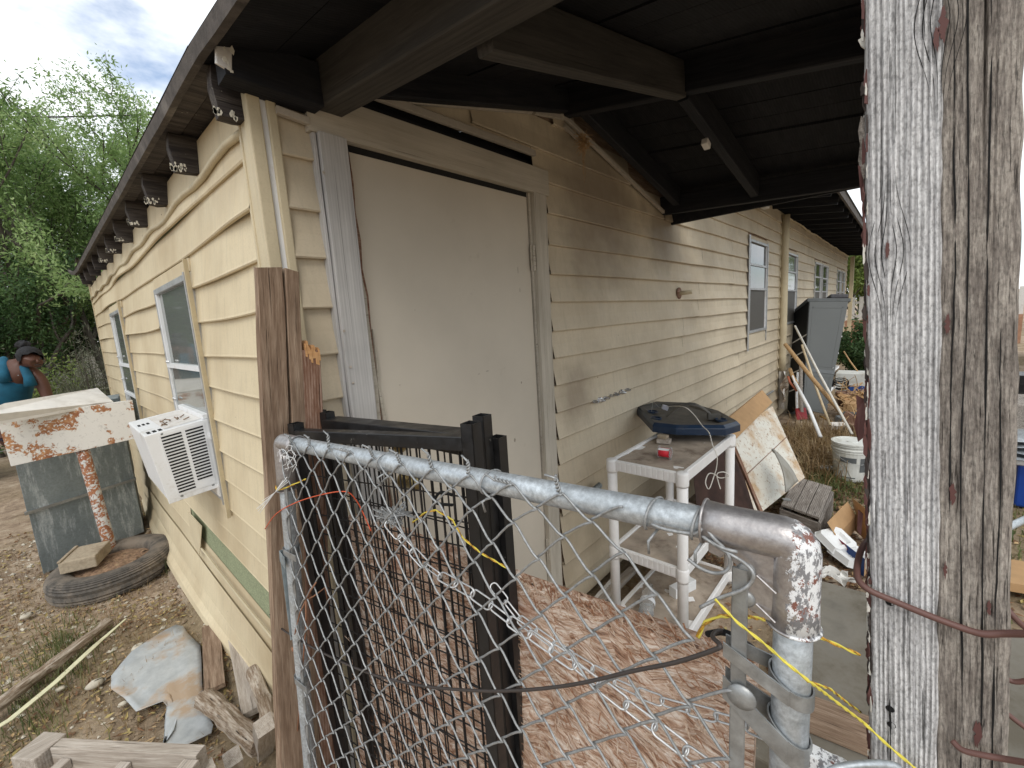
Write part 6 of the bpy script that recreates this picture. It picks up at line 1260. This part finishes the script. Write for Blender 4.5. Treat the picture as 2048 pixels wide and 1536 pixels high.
tag(MB().box((-.82, 4.93, 1.04), (.09, .05, .10), Matrix.Rotation(.4, 3, 'Y')).build('white_pouch', M_FOAM, bevel=.012), 'small white item held low by the woman in teal', 'pouch')
MB().lathe((-.70, 5.045, 1.47), [(.006, 0), (.004, .004)], 8, (0, -1, 0)).build('pendant', M_WIRE, pr)

# ================================================================== trees and plants
def leafmat(name, c0, c1, c2, sc=.9, tr=.35):
    m = bpy.data.materials.new(name); m.use_nodes = True; h = MT.__new__(MT); h.m = m; h.t = m.node_tree; h.b = h.t.nodes['Principled BSDF']
    v = h.vec((1, 1, 1), 0); n1 = h.noise(v, sc, 3); n2 = h.noise(v, 14, 2)
    c = h.ramp(h.math('ADD', h.math('MULTIPLY', n1, .6), h.math('MULTIPLY', n2, .4)), [(.36, c0), (.5, c1), (.64, c2)]); h.col(c); h.b.inputs['Roughness'].default_value = .55
    t = h.t.nodes.new('ShaderNodeBsdfTranslucent'); h.t.links.new(c, t.inputs[0]); mx = h.t.nodes.new('ShaderNodeMixShader'); mx.inputs[0].default_value = tr
    h.t.links.new(h.b.outputs[0], mx.inputs[1]); h.t.links.new(t.outputs[0], mx.inputs[2]); h.t.links.new(mx.outputs[0], h.t.nodes['Material Output'].inputs['Surface']); return m
M_LEAF = leafmat('tree_leaves', (.10, .18, .06), (.24, .36, .12), (.42, .53, .24), .9, .5)
M_LEAFD = leafmat('dark_leaves', (.03, .07, .028), (.075, .15, .05), (.17, .27, .09), 1.2, .4)
M_LEAFY = leafmat('yellow_green_leaves', (.09, .14, .03), (.19, .26, .06), (.30, .36, .10), 2, .4)
M_LEAFG = leafmat('grey_green_fronds', (.05, .06, .035), (.12, .13, .08), (.22, .22, .15), 3, .25)
M_BARK = wood('tree_bark', ((.04, .035, .03), (.09, .078, .065), (.15, .135, .115)), (5, 5, 1), 3, .006, gdist=5)
rg = np.random.default_rng(5)
def leaves(name, pts, ln, wd, mat, parent, down=.3, label=None):
    n = len(pts); d = rg.normal(size=(n, 3)); d[:, 2] -= down; d /= np.linalg.norm(d, axis=1)[:, None]
    q = rg.normal(size=(n, 3)); q -= d * (q * d).sum(1)[:, None]; q /= np.linalg.norm(q, axis=1)[:, None]
    l_ = (ln * rg.uniform(.6, 1.3, n))[:, None]; w_ = (wd * rg.uniform(.7, 1.3, n))[:, None]; p = np.asarray(pts) - np.array(wm(parent).translation)
    vs = np.stack([p, p + d * l_ * .45 + q * w_, p + d * l_, p + d * l_ * .45 - q * w_], 1).reshape(-1, 3)
    me = bpy.data.meshes.new(name); me.vertices.add(4 * n); me.vertices.foreach_set('co', vs.ravel()); me.loops.add(4 * n); me.loops.foreach_set('vertex_index', np.arange(4 * n)); me.polygons.add(n)
    me.polygons.foreach_set('loop_start', np.arange(0, 4 * n, 4)); me.polygons.foreach_set('loop_total', np.full(n, 4)); me.update(calc_edges=True); me.materials.append(mat)
    o = bpy.data.objects.new(name, me); COL.objects.link(o); o.parent = parent; tag(o, kind='stuff'); return o
def tree(name, label, base, stems, h, spread, nleaf, mat, seed, ln=.075, wd=.011, group=None, lowleaf=.25, cat='tree', rbase=.09):
    rr = random.Random(seed); t_ = thing(name, label, cat, base, group); tw = []; trunk = MB()
    def grow(p, d, L_, r_, dep):
        n = 5; pts = [p]
        for i in range(n):
            d = (d + V((rr.gauss(0, .12), rr.gauss(0, .12), rr.gauss(.03, .08)))).normalized(); p = p + d * L_ / n; pts.append(p)
        trunk.tube(pts, [r_ * (1 - .45 * i / n) for i in range(n + 1)], 7 if dep < 2 else 4, cap=False)
        if dep >= 2: tw.append(pts)
        if dep < 4:
            for k in range(rr.choice((2, 3, 3)) if dep else 4):
                q = pts[rr.randint(2, n)]; a = V((rr.gauss(0, 1), rr.gauss(0, 1), rr.gauss(.25, .5))).normalized(); grow(q, (d * .9 + a * .75 * spread).normalized(), L_ * rr.uniform(.50, .78), r_ * .52, dep + 1)
    for i in range(stems):
        a = 6.283 * i / stems + rr.random(); grow(V(base) + V((.15 * math.cos(a), .15 * math.sin(a), -.1)), V((math.cos(a) * .32 * spread, math.sin(a) * .32 * spread, 1)).normalized(), h * .45, rbase * rr.uniform(.7, 1), 0)
    trunk.build('trunk', M_BARK, t_, smooth=True)
    pts = []; 
    for k in range(nleaf):
        s = tw[rr.randrange(len(tw))]; i = rr.randrange(len(s) - 1); p = s[i].lerp(s[i + 1], rr.random()); g = .05 + .10 * (rr.random() ** 2)
        pts.append((p.x + rr.gauss(0, g), p.y + rr.gauss(0, g), p.z + rr.gauss(-.03, g)))
    pts = [p for p in pts if p[2] > lowleaf]; leaves('crown', np.array(pts), ln, wd, mat, t_); return t_
tree('tree', 'tall airy multi-stemmed green tree rising behind the far end of the left wall', (.35, 10.5, 0), 7, 7.1, .95, 120000, M_LEAF, 11, .075, .012)
tree('tree', 'tall green tree with an open crown left of the tallest one, beside the power line', (-1.0, 10.6, 0), 6, 6.6, .9, 60000, M_LEAF, 17, .075, .012)
tree('tree', 'dense darker tree at the left edge behind the woman', (-1.1, 9.6, 0), 5, 4.2, 1.05, 42000, M_LEAFD, 4, .07, .012)
tree('tree', 'second airy green tree at the far left edge beyond the power line', (-4.2, 12.5, 0), 5, 6.0, 1.0, 24000, M_LEAF, 21, .10, .018)
tree('tree', 'dark tree filling the gap between the tall tree and the roof edge', (1.9, 11.5, 0), 5, 5.2, 1.05, 60000, M_LEAFD, 33, .075, .013)
def shrub(name, label, c, rx, ry, h, nst, nleaf, mat, ln, wd, seed, down=.0, z0=.05, cat='shrub'):
    rr = random.Random(seed); t_ = thing(name, label, cat, (c[0], c[1], 0)); st = MB(); segs = []
    for k in range(nst):
        a, q = rr.uniform(0, 6.283), rr.random() ** .5; p0 = V((c[0] + rx * .2 * math.cos(a), c[1] + ry * .2 * math.sin(a), 0)); p2 = V((c[0] + rx * q * math.cos(a), c[1] + ry * q * math.sin(a), h * (1 - .55 * q * q) * rr.uniform(.7, 1.05)))
        p1 = p0.lerp(p2, .5) + V((0, 0, h * .12)); st.tube([p0, p1, p2], [.008, .005, .002], 4, cap=False); segs.append((p0, p1, p2))
    st.build('stems', M_BARK, t_); pts = []
    for k in range(nleaf):
        a, b, c_ = segs[rr.randrange(nst)]; t = rr.uniform(.1, 1); p = a.lerp(b, t).lerp(b.lerp(c_, t), t); pts.append((p.x + rr.gauss(0, .05), p.y + rr.gauss(0, .05), max(z0, p.z + rr.gauss(0, .05))))
    leaves('foliage', np.array(pts), ln, wd, mat, t_, down); return t_
shrub('shrub', 'grey-green feathery shrub drooping at the far corner of the left wall', (-.12, 6.75, 0), .55, .5, 1.95, 70, 9000, M_LEAFG, .10, .004, 3, 1.2)
shrub('shrub', 'yellow-green bushy shrub between the woman and the feathery shrub', (-.40, 7.6, 0), .55, .5, 1.7, 60, 7000, M_LEAFY, .06, .010, 8)
shrub('shrub', 'low green sapling beside the arm of the woman in teal', (-.56, 4.85, 0), .16, .14, 1.30, 12, 240, M_LEAFY, .05, .014, 14, z0=.8)
shrub('shrub', 'dark green bushes at the far left edge behind the woman', (-1.7, 7.6, 0), 1.0, .8, 1.9, 60, 5000, M_LEAFD, .06, .013, 9)
shrub('shrub', 'dense dark green round bush beyond the junk heap', (11.6, -.85, 0), .9, .9, 1.5, 90, 16000, M_LEAFD, .06, .016, 5)
tree('tree', 'light green tree seen in the gap between the eave and the post', (21, -.4, 0), 4, 5.2, 1.0, 24000, M_LEAFY, 51, .14, .03)
tree('tree', 'tree across the yard, mirrored in the front wall windows', (14, -9.5, 0), 5, 6.5, 1.0, 26000, M_LEAF, 81, .12, .03)
tree('tree', 'larger tree across the yard nearer the camera, mirrored in the front windows', (8.5, -10.5, 0), 5, 6.5, 1.0, 26000, M_LEAF, 82, .12, .03)
tree('tree', 'green tree beyond the brick house at the right edge', (34, -13, 0), 4, 7.5, 1.0, 16000, M_LEAF, 61, .22, .05)
for k, (x, y, s, lab) in enumerate(((-5, 17, 3.2, 'left'), (-1.0, 18, 3.0, 'middle'), (3.2, 17, 3.4, 'right'))):
    shrub('hedge', 'far %s part of the hedge line closing the yard behind the trees' % lab, (x, y, 0), 2.6, 1.0, 3.2, 80, 12000, M_LEAFD, .14, .035, 70 + k, cat='hedge')
# grass and weeds
def blades(name, label, pts, h, mat, spread=.5, wd=.0016):
    m = MB()
    for (x, y) in pts:
        hh = h * R.uniform(.4, 1.2); a = R.uniform(0, 6.28); b = R.uniform(.1, spread); z = ground_h(x, y) - .005; d = V((math.cos(a), math.sin(a), 0)); s_ = V((-d.y, d.x, 0)) * wd
        p1 = V((x, y, z)) + d * hh * b * .35 + V((0, 0, hh * .6)); p2 = V((x, y, z)) + d * hh * b + V((0, 0, hh * (1 - b * .3)))
        m.add([V((x, y, z)) - s_, V((x, y, z)) + s_, p1 + s_ * .8, p1 - s_ * .8, p2], [(0, 1, 2, 3), (3, 2, 4)])
    return tag(m.build(name, mat), label, None, kind='stuff')
M_GRASS = leafmat('green_grass', (.05, .085, .02), (.12, .15, .045), (.26, .24, .11), 5, .3); M_DRY = leafmat('dry_grass', (.14, .085, .04), (.27, .18, .085), (.42, .33, .19), 4, .3)
def cloud(cx, cy, sx, sy, n): return [(R.gauss(cx, sx), R.gauss(cy, sy)) for _ in range(n)]
blades('grass', 'green grass tuft on the dirt left of the tin sheet', cloud(-.68, 2.05, .10, .20, 700) + cloud(-.80, 1.6, .10, .25, 300), .10, M_GRASS, .9)
blades('dry_grass', 'dry straw-coloured grass over the left yard', cloud(-.62, 2.2, .25, .6, 1300) + cloud(-.9, 3.0, .3, .8, 1300) + cloud(-.18, 2.4, .12, .5, 350), .07, M_DRY, 1.0, .0012)
blades('weeds', 'brown dry weeds below the leaning poles', cloud(5.2, -.62, .45, .25, 2600) + cloud(4.6, -.5, .4, .2, 800), .30, M_DRY, 1.0, .004)
blades('green_weeds', 'low green weeds round the white bucket', cloud(4.25, -.85, .35, .18, 2200) + cloud(3.9, -2.3, .6, .4, 1500), .08, M_GRASS, 1.0, .004)
def litter(name, label, n, box, mats, ln, wd, dens=None):
    for mi, mt in enumerate(mats):
        m = MB()
        for k in range(n // len(mats)):
            x, y = R.uniform(box[0], box[1]), R.uniform(box[2], box[3])
            if dens and R.random() > dens(x, y): continue
            z = ground_h(x, y) + .006 + R.uniform(0, .010); a = R.uniform(0, 6.28); L_ = ln * R.uniform(.4, 1.3); w_ = wd * R.uniform(.5, 1.4); d = V((math.cos(a), math.sin(a), R.uniform(-.25, .25))); s_ = V((-d.y, d.x, R.uniform(-.7, .7))); p = V((x, y, z)); cu = R.uniform(-.2, .35) * L_
            m.add([p, p + d * L_ * .35 + s_ * w_ + V((0, 0, cu * .5)), p + d * L_ + V((0, 0, cu)), p + d * L_ * .35 - s_ * w_ + V((0, 0, cu * .3)), p + d * L_ * .55 + V((0, 0, cu * .1))], [(0, 4, 1), (1, 4, 2), (2, 4, 3), (3, 4, 0)])
        tag(m.build(name, mt), label[mi], None, kind='stuff')
ML = [plain('brown_dry_leaf', (.17, .09, .045), .8, 0, .5, 8), plain('tan_dry_leaf', (.36, .25, .13), .8, 0, .4, 8), plain('yellow_green_leaf', (.34, .27, .11), .7, 0, .3, 8)]
litter('leaf_litter', ('brown dry leaves scattered over the left dirt', 'tan dry leaves scattered over the left dirt', 'yellowish leaves scattered over the left dirt'), 15000, (-1.25, -.03, -.1, 4.8), ML, .036, .0055, lambda x, y: .35 + .65 * math.exp(x * 3.0) if mn.noise(V((x * 3, y * 3, 4))) > -.15 else .12)
litter('leaf_litter', ('brown dry leaves over the front yard ground', 'tan dry leaves over the front yard ground', 'yellowish leaves over the front yard ground'), 7500, (.35, 6.5, -3.2, -.03), ML, .05, .008, lambda x, y: .8)
litter('leaf_litter', ('brown leaves gathered round the crate and rusty panel', 'tan leaves gathered round the crate and rusty panel'), 8000, (2.2, 6.2, -1.7, -.05), [ML[0], plain('dark_brown_leaf', (.10, .055, .03), .9, 0, .5, 8)], .05, .009)
def stones(name, label, n, box, s0, mat, dens=None):
    m = MB()
    for k in range(n):
        x, y = R.uniform(box[0], box[1]), R.uniform(box[2], box[3])
        if dens and R.random() > dens(x, y): continue
        s = s0 * (R.random() ** 2.2 * 2.2 + .35); z = ground_h(x, y) + s * .2; r_ = Matrix.Rotation(R.uniform(0, 6.28), 3, 'Z'); pts = [V((x, y, z)) + r_ @ V((a * s * R.uniform(.7, 1.2), b * s * R.uniform(.5, 1.0), c * s * R.uniform(.4, .8))) for a, b, c in ((1, 0, 0), (-1, 0, 0), (0, 1, 0), (0, -1, 0), (0, 0, 1), (0, 0, -1), (.7, .7, .3), (-.7, -.6, .35))]
        m.add(pts, [(0, 6, 4), (6, 2, 4), (2, 1, 4), (1, 7, 4), (7, 3, 4), (3, 0, 4), (2, 0, 5), (1, 2, 5), (3, 1, 5), (0, 3, 5)])
    tag(m.build(name, mat), label, None, kind='stuff')
M_STONE = plain('pale_limestone_chip', (.48, .44, .36), .9, 0, .3, 20); M_STONEB = plain('brown_gravel', (.24, .18, .12), .95, 0, .4, 20)
stones('gravel', 'pale limestone chips in the left dirt', 1300, (-1.25, -.03, -.1, 4.5), .0085, M_STONE); stones('gravel', 'brown gravel and clods in the left dirt', 3800, (-1.25, -.03, -.1, 4.5), .008, M_STONEB)
stones('gravel', 'pale chips on the front yard ground', 700, (.4, 6, -3, -.05), .008, M_STONE)
for (u, v, s) in ((455, 1235, .035), (470, 1247, .022), (370, 1170, .04), (190, 1368, .035), (275, 1295, .03), (52, 1232, .03), (120, 1378, .022), (245, 1408, .02)):
    p = at_z(u, v, .01); m = MB(); m.grid(lambda a, b: p + V((math.sin(b * 3.14) * math.cos(a * 6.28) * s, math.sin(b * 3.14) * math.sin(a * 6.28) * s * .7, math.cos(b * 3.14) * s * .5)) * 1 + V(mn.noise_vector(V((a * 2 + s * 99, b * 3, 0)))) * s * .35, 10, 7)
    tag(m.build('stone', M_STONE, smooth=True), {455: 'white lump of limestone at the bottom of the left wall', 470: 'smaller pale stone beside the wall-foot limestone lump', 370: 'broad pale rock in the leaf litter near the tyre', 190: 'pale angular rock at the left notch of the tin sheet', 275: 'pale stone lying on the upper edge of the tin sheet', 52: 'pale stone at the far left above the long log', 120: 'small pale stone between the trim strip and the tin sheet', 245: 'small white stone just below the tin sheet notch'}[u], 'stone')
# small weed at the tyre, power line, yard fence beyond the woman
blades('weeds', 'thin weeds against the wall foot beside the tyre', cloud(-.10, 2.75, .03, .06, 90), .20, M_GRASS, .9, .0014)
tag(MB().tube([at_y(-60, 233, 9.0), at_y(120, 234, 9.0), at_y(345, 228, 9.0), V((9, 12, 5.6))], .012, 6).build('power_line', M_CABLE), 'power line crossing in front of the tall tree', 'cable')
yf = thing('yard_fence', 'low wire yard fence with grey posts behind the shrubs at the left', 'fence', (-1, 8.6, 0))
for k in range(9): MB().tube([(-4 + k * .75, 8.7 + .03 * k, 0), (-4 + k * .75, 8.7 + .03 * k, 1.15)], .03, 8).build('post', M_GALVD, yf)
for k in range(5): MB().tube([(-4, 8.7, .2 + k * .22), (2.2, 8.95, .2 + k * .22)], .006, 5).build('fence_wire', M_WIRE, yf)
sh_ = thing('white_shed', 'low white and tan shed glimpsed through the leaves behind the woman', 'shed', (-3.5, 15, 0))
MB().mm((-6, 14.6, 0), (.5, 15.4, 2.1)).build('wall', M_WHITED, sh_); MB().mm((-6.2, 14.3, 2.1), (.7, 15.6, 2.25)).build('roof', M_GALV, sh_); MB().mm((-2.2, 14.57, 0), (-1.2, 14.6, 1.9)).build('door', M_BLIND, sh_)
